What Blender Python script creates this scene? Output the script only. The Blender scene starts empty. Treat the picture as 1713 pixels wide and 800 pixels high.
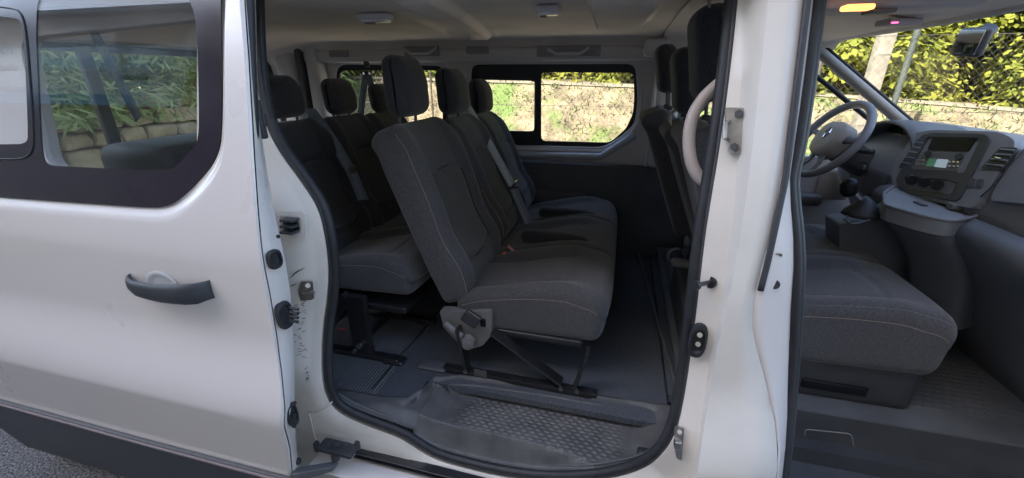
import bpy, bmesh, math, random
import numpy as np
from mathutils import Vector, Matrix, noise
R = math.radians
random.seed(7)
C = bpy.context.scene
col = C.collection

# ------------------------------------------------------------------ camera, world, sun, exposure
CAM = np.array([0.0, -0.87, 1.68]); F = 690.0; PITCH = 21.5; YAW = 14.6
cd = bpy.data.cameras.new('camera'); cam = bpy.data.objects.new('camera', cd); col.objects.link(cam)
cam.location = CAM; cam.rotation_euler = (R(90 - PITCH), 0, R(YAW))
cd.sensor_width = 36; cd.lens = F / 1713 * 36; cd.clip_start = 0.02; cd.clip_end = 600
C.camera = cam
SUN_EL, SUN_AZ = 45, 235          # azimuth measured from +X towards +Y
w = bpy.data.worlds.new('World'); C.world = w; w.use_nodes = True
nt = w.node_tree; bg = nt.nodes['Background']
sky = nt.nodes.new('ShaderNodeTexSky'); sky.sky_type = 'NISHITA'; sky.sun_disc = False
sky.sun_elevation = R(SUN_EL); sky.sun_rotation = R(90 - SUN_AZ); sky.dust_density = 1.6; sky.ozone_density = 1.2
nt.links.new(sky.outputs[0], bg.inputs[0]); bg.inputs[1].default_value = 0.115
sl = bpy.data.lights.new('sun', 'SUN'); sl.energy = 3.0; sl.angle = R(0.5); sl.color = (1, .95, .86)
so = bpy.data.objects.new('sun', sl); col.objects.link(so)
sd = Vector((math.cos(R(SUN_EL)) * math.cos(R(SUN_AZ)), math.cos(R(SUN_EL)) * math.sin(R(SUN_AZ)), math.sin(R(SUN_EL))))
so.rotation_euler = sd.to_track_quat('Z', 'Y').to_euler()
vs = C.view_settings; vs.view_transform = 'Standard'; vs.look = 'None'; vs.gamma = 1; vs.use_curve_mapping = False
vs.exposure = 2.92
C.cycles.max_bounces = 10; C.cycles.diffuse_bounces = 6; C.cycles.transparent_max_bounces = 24
C.cycles.use_denoising = True; C.cycles.sample_clamp_indirect = 8

# ------------------------------------------------------------------ surveying: where a sight line meets a surface of the van
_p, _y = R(PITCH), R(YAW)
FW = np.array([-math.sin(_y) * math.cos(_p), math.cos(_y) * math.cos(_p), -math.sin(_p)])
RT = np.array([math.cos(_y), math.sin(_y), 0]); UP = np.cross(RT, FW)
def ray(x, y): return RT * (x - 856.5) - UP * (y - 400) + FW * F
def atY(x, y, Y): d = ray(x, y); return Vector(CAM + d * (Y - CAM[1]) / d[1])
def atX(x, y, X): d = ray(x, y); return Vector(CAM + d * (X - CAM[0]) / d[0])
def atZ(x, y, Z): d = ray(x, y); return Vector(CAM + d * (Z - CAM[2]) / d[2])
def atP(x, y, p, n):
    d = Vector(ray(x, y)); n = Vector(n); o = Vector(CAM)
    return o + d * ((Vector(p) - o).dot(n) / d.dot(n))
def sstep(a, b, x):
    t = min(1, max(0, (x - a) / (b - a))); return t * t * (3 - 2 * t)
def skin(z):      # body side: leans in towards the roof, swells at hip height, tucks under at the sill
    s = 0.17 * max(0, (z - 1.22) / .7) ** 1.35
    s -= 0.042 * sstep(1.02, .74, z)
    s += 0.062 * min(1, max(0, (.735 - z) / .285))
    return s
def onskin(x, y, off=0, fn=skin):
    Y = off
    for _ in range(12):
        p = atY(x, y, Y); Y = Y * .3 + .7 * (fn(p.z) + off)
    return atY(x, y, Y)
FWY = lambda z: 1.80 - .12 * (z - 1.17)       # inner face of the far side wall
def onfar(x, y, off=0): return onskin(x, y, off, FWY)
NWY = lambda z: skin(z) + .05

# ------------------------------------------------------------------ materials
MATS = {}
def mat(name, color, rough=.5, metal=0, noise_amt=.12, nscale=8, bump=0, bscale=200, spec=.5, coat=0, sheen=0, emit=None, estr=1, c2=None, lo=.4, hi=.6):
    if name in MATS: return MATS[name]
    m = bpy.data.materials.new(name); m.use_nodes = True; MATS[name] = m
    n = m.node_tree.nodes; l = m.node_tree.links; b = n['Principled BSDF']
    tc = n.new('ShaderNodeTexCoord'); nz = n.new('ShaderNodeTexNoise'); nz.inputs['Scale'].default_value = nscale; nz.inputs['Detail'].default_value = 6
    l.new(tc.outputs['Object'], nz.inputs['Vector'])
    mx = n.new('ShaderNodeMix'); mx.data_type = 'RGBA'
    c = Vector(color); a = c * (1 - noise_amt); d = Vector(c2) if c2 else c * (1 + noise_amt)
    mx.inputs[6].default_value = (*a, 1); mx.inputs[7].default_value = (*d, 1)
    rp = n.new('ShaderNodeMapRange'); rp.inputs[1].default_value = lo - .12; rp.inputs[2].default_value = hi + .12
    l.new(nz.outputs[0], rp.inputs[0]); l.new(rp.outputs[0], mx.inputs[0]); l.new(mx.outputs[2], b.inputs['Base Color'])
    b.inputs['Roughness'].default_value = rough; b.inputs['Metallic'].default_value = metal
    b.inputs['Specular IOR Level'].default_value = spec; b.inputs['Coat Weight'].default_value = coat; b.inputs['Coat Roughness'].default_value = .16
    b.inputs['Sheen Weight'].default_value = sheen
    rr = n.new('ShaderNodeMapRange'); rr.inputs[3].default_value = max(0, rough - .07); rr.inputs[4].default_value = min(1, rough + .09)
    l.new(nz.outputs[0], rr.inputs[0]); l.new(rr.outputs[0], b.inputs['Roughness'])
    if bump:
        n2 = n.new('ShaderNodeTexNoise'); n2.inputs['Scale'].default_value = bscale; n2.inputs['Detail'].default_value = 3
        l.new(tc.outputs['Object'], n2.inputs['Vector'])
        bp = n.new('ShaderNodeBump'); bp.inputs['Strength'].default_value = bump; bp.inputs['Distance'].default_value = .002
        l.new(n2.outputs[0], bp.inputs['Height']); l.new(bp.outputs[0], b.inputs['Normal'])
    if emit:
        b.inputs['Emission Color'].default_value = (*emit, 1); b.inputs['Emission Strength'].default_value = estr
    return m
def add_nodes(m):
    return m.node_tree.nodes, m.node_tree.links, m.node_tree.nodes['Principled BSDF']
PAINT = mat('white_paint', (.72, .665, .62), .28, coat=.6, noise_amt=.006, nscale=1.5)
PAINT2 = mat('jamb_paint', (.74, .69, .62), .36, coat=.25, noise_amt=.07, nscale=7, bump=.06, bscale=90)
RUB = mat('rubber', (.022, .023, .026), .55, noise_amt=.25, nscale=40, bump=.2)
PLA = mat('black_plastic', (.040, .042, .047), .42, noise_amt=.2, nscale=12, bump=.35, bscale=600)
PLA2 = mat('dark_grey_plastic', (.085, .085, .090), .48, noise_amt=.15, nscale=9, bump=.4, bscale=500)
PLA3 = mat('mid_grey_plastic', (.17, .165, .16), .45, noise_amt=.08, nscale=9, bump=.3, bscale=500)
CREAM = mat('pale_plastic', (.42, .36, .32), .45, noise_amt=.05, bump=.1)
TRIM = mat('light_trim', (.58, .56, .56), .6, noise_amt=.06, nscale=5, bump=.2, bscale=300)
HEAD = mat('headliner', (.84, .77, .69), .95, noise_amt=.08, nscale=5, bump=.6, bscale=700, spec=.1)
METAL = mat('steel', (.45, .43, .40), .35, metal=1, noise_amt=.2, nscale=30)
BMETAL = mat('black_steel', (.018, .018, .02), .3, metal=0, noise_amt=.2, nscale=30, spec=.7)
CHROME = mat('chrome', (.8, .8, .8), .15, metal=1)
STITCH = mat('stitching', (.30, .23, .19), .8)
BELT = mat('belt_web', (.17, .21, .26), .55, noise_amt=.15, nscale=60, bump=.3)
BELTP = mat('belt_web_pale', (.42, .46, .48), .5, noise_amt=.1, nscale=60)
RED = mat('red_plastic', (.85, .12, .10), .4)
WHITEP = mat('white_print', (.8, .8, .8), .6)
SCR = mat('screen_black', (.006, .006, .008), .4, spec=.25)
LCDG = mat('lcd_green', (.07, .11, .09), .3, emit=(.10, .38, .2), estr=.03)
LCDW = mat('lcd_white', (.26, .29, .32), .3, emit=(.55, .68, .8), estr=.05)
AMB = mat('amber_lamp', (.9, .4, .15), .3, emit=(1, .36, .10), estr=.4)
LENS = mat('lamp_lens', (.75, .75, .72), .15, noise_amt=.15, nscale=50, coat=.8)
REDL = mat('red_led', (.6, .02, .05), .3, emit=(1, .05, .15), estr=1.0)
BLU = mat('banner_blue', (.05, .30, .55), .5); WHB = mat('banner_white', (.78, .82, .86), .5, noise_amt=.03)
SCUFF = mat('scuff', (.09, .085, .08), .8)
def fabric(name, c, wave=False):
    m = mat(name, c, 1.0, noise_amt=.32, nscale=170, bump=1, bscale=330, spec=.15, sheen=.25)
    return m
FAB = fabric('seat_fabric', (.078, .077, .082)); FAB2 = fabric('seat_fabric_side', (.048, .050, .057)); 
def m_floor():
    m = mat('ribbed_floor', (.10, .105, .112), .42, noise_amt=.2, nscale=6, spec=.4)
    n, l, b = add_nodes(m); tc = n.new('ShaderNodeTexCoord'); wv = n.new('ShaderNodeTexWave'); wv.bands_direction = 'X'; wv.inputs['Scale'].default_value = 26
    l.new(tc.outputs['Object'], wv.inputs['Vector']); bp = n.new('ShaderNodeBump'); bp.inputs['Strength'].default_value = 1; bp.inputs['Distance'].default_value = .003
    mm = n.new('ShaderNodeMix'); mm.data_type = 'RGBA'; l.new(wv.outputs['Fac'], mm.inputs[0]); mm.inputs[6].default_value = (.035, .037, .04, 1); mm.inputs[7].default_value = (.24, .25, .265, 1); l.new(mm.outputs[2], b.inputs['Base Color'])
    l.new(wv.outputs['Fac'], bp.inputs['Height']); l.new(bp.outputs[0], b.inputs['Normal']); return m
def m_carpet():
    return mat('floor_carpet', (.075, .082, .094), .9, noise_amt=.45, nscale=180, bump=1, bscale=300, spec=.2)
def m_asphalt():
    m = mat('asphalt', (.06, .056, .056), .85, noise_amt=.5, nscale=110, bump=1, bscale=120, c2=(.40, .37, .36), lo=.5, hi=.66)
    m.node_tree.nodes['Bump'].inputs['Distance'].default_value = .02; return m
def glass(name, tint=(.93, .95, .95), refl=1.0, r=0.0, haze=0.0):
    m = bpy.data.materials.new(name); m.use_nodes = True; n = m.node_tree.nodes; l = m.node_tree.links; n.clear()
    o = n.new('ShaderNodeOutputMaterial'); t = n.new('ShaderNodeBsdfTransparent'); t.inputs[0].default_value = (*tint, 1)
    g = n.new('ShaderNodeBsdfGlossy'); g.inputs['Roughness'].default_value = r
    f = n.new('ShaderNodeLayerWeight'); f.inputs[0].default_value = .5
    pw = n.new('ShaderNodeMath'); pw.operation = 'POWER'; pw.inputs[1].default_value = 4.5; l.new(f.outputs['Facing'], pw.inputs[0])
    mu = n.new('ShaderNodeMath'); mu.operation = 'MULTIPLY_ADD'; mu.inputs[1].default_value = .9 * refl; mu.inputs[2].default_value = .04 * refl; l.new(pw.outputs[0], mu.inputs[0])
    mx = n.new('ShaderNodeMixShader'); l.new(mu.outputs[0], mx.inputs[0]); l.new(t.outputs[0], mx.inputs[1]); l.new(g.outputs[0], mx.inputs[2])
    if haze:
        df = n.new('ShaderNodeBsdfDiffuse'); df.inputs[0].default_value = (.5, .5, .5, 1); m2 = n.new('ShaderNodeMixShader'); m2.inputs[0].default_value = haze
        l.new(mx.outputs[0], m2.inputs[1]); l.new(df.outputs[0], m2.inputs[2]); mx = m2
    l.new(mx.outputs[0], o.inputs[0]); return m
GLASS = glass('window_glass', (.97, .98, .98), .4); GLASSN = glass('door_glass', (.97, .98, .98), .55, haze=.003)
FRIT = mat('glass_frit', (.030, .024, .030), .14, noise_amt=.1, spec=.5)

# ------------------------------------------------------------------ mesh helpers
class MB:
    def __init__(s): s.v = []; s.f = []
    def add(s, v, f):
        o = len(s.v); s.v += [tuple(p) for p in v]; s.f += [tuple(i + o for i in q) for q in f]; return s
    def box(s, c, size, rot=None, bev=0):
        if bev: return s.rbox(c, size, bev, 2, 1, rot)
        hx, hy, hz = size[0] / 2, size[1] / 2, size[2] / 2
        M = rot.to_matrix() if rot is not None and hasattr(rot, 'to_matrix') else (rot or Matrix.Identity(3))
        v = [Vector(c) + M @ Vector((x * hx, y * hy, z * hz)) for x in (-1, 1) for y in (-1, 1) for z in (-1, 1)]
        return s.add(v, [(0, 1, 3, 2), (4, 6, 7, 5), (0, 4, 5, 1), (2, 3, 7, 6), (0, 2, 6, 4), (1, 5, 7, 3)])
    def rbox(s, c, size, r, k=3, n=4, rot=None, deform=None):
        h = [a / 2 for a in size]; r = min(r, *[a * .999 for a in h]); n = (n, n, n) if isinstance(n, int) else n
        ax = []
        for i in range(3):
            e = [-h[i] + r * (1 - math.cos(math.pi / 2 * j / k)) for j in range(k)]
            inn = [-h[i] + r + (2 * h[i] - 2 * r) * j / n[i] for j in range(n[i] + 1)]
            ax.append(e + inn + [-q for q in reversed(e)])
        idx = {}; vs_ = []; fs = []
        def vid(p):
            key = (round(p[0], 6), round(p[1], 6), round(p[2], 6))
            if key not in idx: idx[key] = len(vs_); vs_.append(p)
            return idx[key]
        for a in range(3):
            b, cc = (a + 1) % 3, (a + 2) % 3
            for sgn in (-1, 1):
                B, Q = ax[b], ax[cc]
                for i in range(len(B) - 1):
                    for j in range(len(Q) - 1):
                        q = []
                        for (u, v_) in ((B[i], Q[j]), (B[i + 1], Q[j]), (B[i + 1], Q[j + 1]), (B[i], Q[j + 1])):
                            p = [0, 0, 0]; p[a] = sgn * h[a]; p[b] = u; p[cc] = v_; q.append(vid(tuple(p)))
                        fs.append(tuple(q if sgn > 0 else q[::-1]))
        P = np.array(vs_); H_ = np.array(h) - r; Q = np.clip(P, -H_, H_); D = P - Q; L = np.linalg.norm(D, axis=1, keepdims=True); L[L == 0] = 1
        P = Q + D / L * r
        if deform is not None: P = np.array([deform(*p) for p in P])
        M = rot.to_matrix() if rot is not None and hasattr(rot, 'to_matrix') else (rot or Matrix.Identity(3))
        return s.add([Vector(c) + M @ Vector(p) for p in P], fs)
    def tube(s, pts, r, seg=8, closed=False, cap=True, flat=1.0, up=None):
        pts = [Vector(p) for p in pts]; n = len(pts); rr = r if isinstance(r, (list, tuple)) else [r] * n
        V = []; U = None
        for i, p in enumerate(pts):
            a = pts[i - 1] if (i or closed) else pts[0]; b = pts[(i + 1) % n] if (i < n - 1 or closed) else pts[-1]
            t = (b - a).normalized()
            if U is None: U = (Vector(up) if up else (Vector((0, 0, 1)) if abs(t.z) < .9 else Vector((1, 0, 0))))
            if up: U = Vector(up)
            U = (U - t * U.dot(t)).normalized(); W = t.cross(U)
            for k in range(seg):
                a_ = 2 * math.pi * k / seg; V.append(p + U * math.cos(a_) * rr[i] * flat + W * math.sin(a_) * rr[i])
        Fc = []
        m = n if closed else n - 1
        for i in range(m):
            for k in range(seg):
                i2 = (i + 1) % n; Fc.append((i * seg + k, i * seg + (k + 1) % seg, i2 * seg + (k + 1) % seg, i2 * seg + k))
        if cap and not closed: Fc += [tuple(range(seg))[::-1], tuple(range((n - 1) * seg, n * seg))]
        return s.add(V, Fc)
    def cyl(s, a, b, r, seg=20, r2=None):
        return s.tube([a, b], [r, r if r2 is None else r2], seg)
    def ladder(s, rows, closed=False):
        m = len(rows[0]); V = [p for r_ in rows for p in r_]; Fc = []
        for i in range(len(rows) - 1):
            for j in range(m if closed else m - 1):
                j2 = (j + 1) % m; Fc.append((i * m + j, i * m + j2, (i + 1) * m + j2, (i + 1) * m + j))
        return s.add(V, Fc)
    def prism(s, poly, d):
        d = Vector(d); n = len(poly); V = [Vector(p) for p in poly] + [Vector(p) + d for p in poly]
        return s.add(V, [tuple(range(n))[::-1], tuple(range(n, 2 * n))] + [(i, (i + 1) % n, n + (i + 1) % n, n + i) for i in range(n)])
    def plate(s, outer, holes, d):
        """polygon with holes, given as 3-D points on one plane, thickened by vector d"""
        bm = bmesh.new(); d = Vector(d)
        es = []
        for lp in [outer] + list(holes):
            vs_ = [bm.verts.new(Vector(p)) for p in lp]
            es += [bm.edges.new((vs_[i], vs_[(i + 1) % len(vs_)])) for i in range(len(vs_))]
        bmesh.ops.triangle_fill(bm, use_beauty=True, edges=es)
        bm.verts.index_update(); V = [v.co.copy() for v in bm.verts]; n = len(V)
        Fc = [tuple(v.index for v in f.verts) for f in bm.faces]
        bm.free(); o = 0
        all_ = [tuple(f) for f in Fc] + [tuple(i + n for i in f[::-1]) for f in Fc]
        for lp in [outer] + list(holes):
            m = len(lp); all_ += [(o + i, o + (i + 1) % m, n + o + (i + 1) % m, n + o + i) for i in range(m)]; o += m
        return s.add(V + [v + d for v in V], all_)
    def build(s, name, m, parent=None, smooth=False, solid=0, bevel=0, label=None, fix=True):
        me = bpy.data.meshes.new(name); me.from_pydata(s.v, [], s.f)
        if fix:
            bm = bmesh.new(); bm.from_mesh(me); bmesh.ops.remove_doubles(bm, verts=bm.verts, dist=1e-6)
            bmesh.ops.recalc_face_normals(bm, faces=bm.faces); bm.to_mesh(me); bm.free()
        me.materials.append(m)
        o = bpy.data.objects.new(name, me); col.objects.link(o)
        if smooth:
            me.polygons.foreach_set('use_smooth', [True] * len(me.polygons))
            if smooth != 'all': me.set_sharp_from_angle(angle=R(38 if smooth is True else smooth))
        if solid:
            md = o.modifiers.new('solid', 'SOLIDIFY'); md.thickness = solid; md.offset = 0
        if bevel:
            md = o.modifiers.new('bevel', 'BEVEL'); md.width = bevel; md.segments = 2; md.limit_method = 'ANGLE'; md.angle_limit = R(35)
        if parent is not None:
            o.parent = parent; o.location = -parent['_wp'] if False else (0, 0, 0)
            o.matrix_parent_inverse = parent_inv(parent)
        if label: o['label'] = label
        return o
WM = {}
def parent_inv(p): return WM.get(p.name, Matrix.Identity(4)).inverted()
def thing(name, label, cat, loc=(0, 0, 0), group=None, kind=None):
    o = bpy.data.objects.new(name, None); col.objects.link(o); o.location = loc; o.empty_display_size = .1
    WM[o.name] = Matrix.Translation(loc); o['label'] = label; o['category'] = cat
    if group: o['group'] = group
    return o
def tag(o, label=None, cat=None, group=None, kind=None):
    for k, v in (('label', label), ('category', cat), ('group', group), ('kind', kind)):
        if v: o[k] = v
    return o
def lerp(a, b, t): return a + (b - a) * t
def resample(pts, n, closed=False):
    P = [Vector(p) for p in pts] + ([Vector(pts[0])] if closed else [])
    L = [0]
    for i in range(1, len(P)): L.append(L[-1] + (P[i] - P[i - 1]).length)
    out = []; m = n if closed else n - 1
    for i in range(n):
        t = L[-1] * i / m; k = 0
        while k < len(L) - 2 and L[k + 1] < t: k += 1
        d = L[k + 1] - L[k]; out.append(P[k].lerp(P[k + 1], (t - L[k]) / d if d else 0))
    return out
def smoothpx(pts, it=2, closed=False):
    P = [Vector((p[0], p[1])) for p in pts]
    for _ in range(it):
        Q = []
        n = len(P)
        rng = range(n) if closed else range(n - 1)
        if not closed: Q.append(P[0])
        for i in rng:
            a, b = P[i], P[(i + 1) % n]; Q += [a.lerp(b, .25), a.lerp(b, .75)]
        if not closed: Q.append(P[-1])
        P = Q
    return P
def roundpoly(pts, r, k=4):
    """round the corners of a closed polygon of 3-D points"""
    out = []; n = len(pts)
    for i in range(n):
        a, b, c = Vector(pts[i - 1]), Vector(pts[i]), Vector(pts[(i + 1) % n])
        u = (a - b); v = (c - b); rr = min(r, u.length * .45, v.length * .45); p = b + u.normalized() * rr; q = b + v.normalized() * rr
        for j in range(k + 1):
            t = j / k; out.append(p * (1 - t) ** 2 + b * 2 * t * (1 - t) + q * t * t)
    return out

# ================================================================== SETTING
gm = MB(); gm.add([(-150, -150, 0), (250, -150, 0), (250, 250, 0), (-150, 250, 0)], [(0, 1, 2, 3)])
tag(gm.build('ground', m_asphalt()), kind='structure')
EARTH = mat('dry_bank_earth', (.075, .058, .032), .95, nscale=3.4, c2=(.25, .195, .12), bump=1, bscale=14, lo=.42, hi=.6)
def tune_earth():
    n, l, b = add_nodes(EARTH); n['Bump'].inputs['Distance'].default_value = .06
    tc = n['Texture Coordinate']; nz = n.new('ShaderNodeTexNoise'); nz.inputs['Scale'].default_value = .9; nz.inputs['Detail'].default_value = 8; nz.inputs['Roughness'].default_value = .7
    l.new(tc.outputs['Object'], nz.inputs['Vector']); cr = n.new('ShaderNodeMapRange'); cr.inputs[1].default_value = .47; cr.inputs[2].default_value = .60
    l.new(nz.outputs[0], cr.inputs[0]); mx = n.new('ShaderNodeMix'); mx.data_type = 'RGBA'; l.new(cr.outputs[0], mx.inputs[0])
    l.new(n['Mix'].outputs[2], mx.inputs[6]); mx.inputs[7].default_value = (.085, .125, .028, 1); l.new(mx.outputs[2], b.inputs['Base Color'])
tune_earth()
# the bank beyond the fence: toe at Y 4.9, crest near eye height
crest_px = [(300, 112), (560, 128), (905, 137), (1060, 143), (1300, 152), (1480, 165), (1600, 174), (1713, 184)]
crest = [atY(x, y, 6.3) for x, y in crest_px]
crest = [Vector((-22, 6.3, 1.75))] + crest + [Vector((14, 6.3, .9)), Vector((30, 6.3, .6))]
crest = resample(crest, 260)
rows = []
for k in range(26):
    t = k / 25; row = []
    for i, c in enumerate(crest):
        nz = noise.noise(Vector((c.x * 1.3, t * 4, 1))) * .16 + noise.noise(Vector((c.x * 5, t * 11, 4))) * .07 + noise.noise(Vector((c.x * 15, t * 31, 8))) * .03
        row.append(Vector((c.x, lerp(4.9, 6.3, t) - nz * math.sin(math.pi * min(t * 1.1, 1)), -.05 + (c.z + .05) * (t ** .85) + nz * .3 * math.sin(math.pi * t))))
    rows.append(row)
rows.append([Vector((c.x, 6.9, c.z + .03)) for c in crest]); rows.append([Vector((c.x, 14, c.z + .3)) for c in crest]); rows.append([Vector((c.x, 60, c.z + 1.5)) for c in crest])
tag(MB().ladder(rows).build('hillside_bank', EARTH, smooth='all'), kind='structure')
ledge = MB()
ledge.ladder([[Vector((c.x, 6.24, c.z - .03)) for c in crest], [Vector((c.x, 6.28, c.z + .004)) for c in crest], [Vector((c.x, 6.5, c.z + .02)) for c in crest], [Vector((c.x, 6.5, c.z - .05)) for c in crest]])
tag(ledge.build('concrete_kerb', mat('pale_concrete', (.15, .125, .085), .9, noise_amt=.25, nscale=5)), 'pale concrete kerb running along the crest of the dry bank', 'kerb')
vg = MB(); vg.add([(-30, 2.3, .004), (40, 2.3, .004), (40, 5.2, .004), (-30, 5.2, .004)], [(0, 1, 2, 3)])
tag(vg.build('added_bounce_sheet', mat('bounce_sheet_pale', (.30, .26, .20), .9, nscale=60, c2=(.48, .42, .33), bump=1, bscale=90)), kind='structure')  # pale sheet added to bounce sunlight through the far windows onto the ceiling
# dry grass tufts on the bank
rg = random.Random(3); gr = MB()
for i in range(15000):
    c = crest[rg.randrange(30, 245)]; t = rg.random() ** .7; x = c.x + rg.uniform(-.1, .1); y = lerp(4.9, 6.3, t) - .02; z = -.05 + (c.z + .05) * (t ** .85)
    h = rg.uniform(.03, .09); a = rg.uniform(0, 6.28); d = Vector((math.cos(a), math.sin(a), 0)) * .012
    b = Vector((x, y, z)); tp = b + Vector((rg.uniform(-.06, .06), -rg.uniform(.0, .1), h)); gr.add([b - d, b + d, tp], [(0, 1, 2)])
tag(gr.build('dry_grass', mat('dry_grass_blades', (.24, .20, .10), .8, nscale=1.5, c2=(.14, .20, .06)), fix=False), kind='stuff')

def leaf_mat(name, c, c2):
    m = mat(name, c, .7, nscale=1.1, c2=c2, noise_amt=.3, lo=.38, hi=.62, spec=.2)
    n, l, b = add_nodes(m); o = n['Material Output']; tr = n.new('ShaderNodeBsdfTranslucent'); mx = n.new('ShaderNodeMixShader'); mx.inputs[0].default_value = .5
    l.new(n['Mix'].outputs[2], tr.inputs[0]); l.new(b.outputs[0], mx.inputs[1]); l.new(tr.outputs[0], mx.inputs[2]); l.new(mx.outputs[0], o.inputs[0]); return m
LEAF = leaf_mat('hedge_leaves', (.12, .18, .025), (.34, .33, .05))
LEAF2 = leaf_mat('oleander_leaves', (.28, .40, .12), (.56, .60, .28))
BARK = mat('bark', (.09, .07, .05), .9, bump=1, bscale=30)
def bush_mesh(seed, wx, wy, h, nclump, nleaf, ls, aspect=.55, z0=.2):
    r = random.Random(seed); mb = MB()
    for k in range(nclump):
        a = r.uniform(0, 6.28); q = r.uniform(.35, 1) ** .5
        zc = r.uniform(z0, h); e = math.sqrt(max(.15, 1 - ((zc - h * .45) / (h * .62)) ** 2))
        cx, cy = math.cos(a) * wx / 2 * q * e, math.sin(a) * wy / 2 * q * e; cr = r.uniform(.18, .42) * min(1.2, wx * .5)
        for i in range(nleaf):
            d = Vector((r.gauss(0, 1), r.gauss(0, 1), r.gauss(0, 1))).normalized() * cr * r.random() ** .4; p = Vector((cx, cy, zc)) + d
            if p.z < z0 * .5: continue
            n = (d.normalized() + Vector((r.uniform(-.7, .7), r.uniform(-.7, .7), r.uniform(.2, 1.3)))).normalized()
            u = n.orthogonal().normalized(); u = Matrix.Rotation(r.uniform(0, 6.28), 3, n) @ u; v = n.cross(u); s = ls * r.uniform(.6, 1.4)
            mb.add([p - u * s, p - v * s * aspect * .5, p + u * s, p + v * s * aspect * .5], [(0, 1, 2, 3)])
    return mb
def trunk_mb(h, n=4, seed=1, r0=.05):
    r = random.Random(seed); mb = MB()
    for k in range(n):
        a = r.uniform(0, 6.28); pts = [Vector((math.cos(a) * .35 * t * t, math.sin(a) * .35 * t * t, h * t)) for t in (0, .3, .6, .9)]
        mb.tube(pts, [r0, r0 * .75, r0 * .5, r0 * .2], 6)
    return mb
def bush(loc, sc, proto, name, label, cat, group):
    t = thing(name, label, cat, loc, group); t.scale = (sc, sc, sc * 1.0)
    if proto is None: return t
    for o in proto.children:
        c = o.copy(); col.objects.link(c); c.parent = t; c.matrix_parent_inverse = Matrix.Identity(4)
    t.rotation_euler.z = random.uniform(0, 6.28)
    return t
lab = 'leafy yellow green bush in the dense hedge above the bank'; grp = 'bushes of the hedge above the bank'
P0 = thing('hedge_bush', lab, 'bush', (0, 0, 0), grp)
bush_mesh(1, 2.8, 2.4, 4.6, 150, 270, .043, 1.15).build('foliage', LEAF, P0, fix=False); trunk_mb(4.2).build('trunk', BARK, P0)
P1 = thing('hedge_bush', lab, 'bush', (0, 0, 0), grp)
bush_mesh(2, 3.0, 2.4, 5.0, 150, 270, .046, 1.15).build('foliage', LEAF, P1, fix=False); trunk_mb(4.6, seed=4).build('trunk', BARK, P1)
xs = [-6.5, -4.6, -2.9, -1.2, .4, 2.0, 3.5, 5.1, 6.8, 8.6, 10.4, 12.2, 14.2]
rb = random.Random(11)
for i, x in enumerate(xs):
    for j, yy in enumerate((7.7, 9.4)):
        loc = (x + rb.uniform(-.3, .3) + j * .8, yy + rb.uniform(-.2, .2), .9 + .1 * (x < 3) + j * .3)
        if i == 0 and j == 0: P0.location = loc
        elif i == 1 and j == 0: P1.location = loc; P1.rotation_euler.z = 2
        else: bush(loc, rb.uniform(.9, 1.18) + j * .2, P0 if (i + j) % 2 else P1, 'hedge_bush', lab, 'bush', grp)

# chain-link fence with posts in front of the bank
fence = thing('chain_link_fence', 'rusty chain link fence on tall posts in front of the dry bank', 'fence', (0, 4.4, 0))
WIRE = mat('rusty_wire', (.09, .075, .06), .6, metal=.4)
fm = MB(); s = .075; fx0, fx1, fz0, fz1 = -3.5, 9.5, .6, 2.05; rw = .0014
def wire(a, b):
    d = Vector((0, rw, 0)); e = Vector((rw * .9, -rw * .5, 0)); g = Vector((-rw * .9, -rw * .5, 0))
    a, b = Vector(a), Vector(b); fm.add([a + d, a + e, a + g, b + d, b + e, b + g], [(0, 1, 4, 3), (1, 2, 5, 4), (2, 0, 3, 5)])
x = fx0 - (fz1 - fz0)
while x < fx1:
    x0, z0, x1, z1 = x, fz0, x + (fz1 - fz0), fz1
    if x0 < fx0: z0 += fx0 - x0; x0 = fx0
    if x1 > fx1: z1 -= x1 - fx1; x1 = fx1
    if x1 > x0:
        wire((x0, 4.4, z0), (x1, 4.4, z1)); wire((x0, 4.405, fz0 + fz1 - z0), (x1, 4.405, fz0 + fz1 - z1))
    x += s
for z in (fz0, 1.35, fz1): fm.tube([(fx0, 4.4, z), (fx1, 4.4, z)], .003, 4)
fm.build('wire_mesh', WIRE, fence, fix=False)
def postx(px, py, Y): return atY(px, py, Y).x
for px, py, r, top, mt in ((1357, 170, .022, 2.2, WIRE), (1516, 110, .028, 3.3, mat('dark_pole', (.05, .06, .05), .6)), (497, 150, .02, 2.2, WIRE), (722, 160, .012, 2.2, WIRE)):
    X = postx(px, py, 4.45); MB().cyl((X, 4.45, 0), (X, 4.45, top), r, 10).build('post', mt, fence, smooth=True)
X = postx(1468, 110, 4.6)
cp = MB(); cp.box((X, 4.6, 1.15), (.13, .13, 2.3), bev=.012)
tag(cp.build('concrete_post', mat('post_concrete', (.19, .17, .13), .9, nscale=14, noise_amt=.2, bump=.6, bscale=60), smooth=True), 'square pale concrete post standing behind the chain link fence', 'post')

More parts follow.
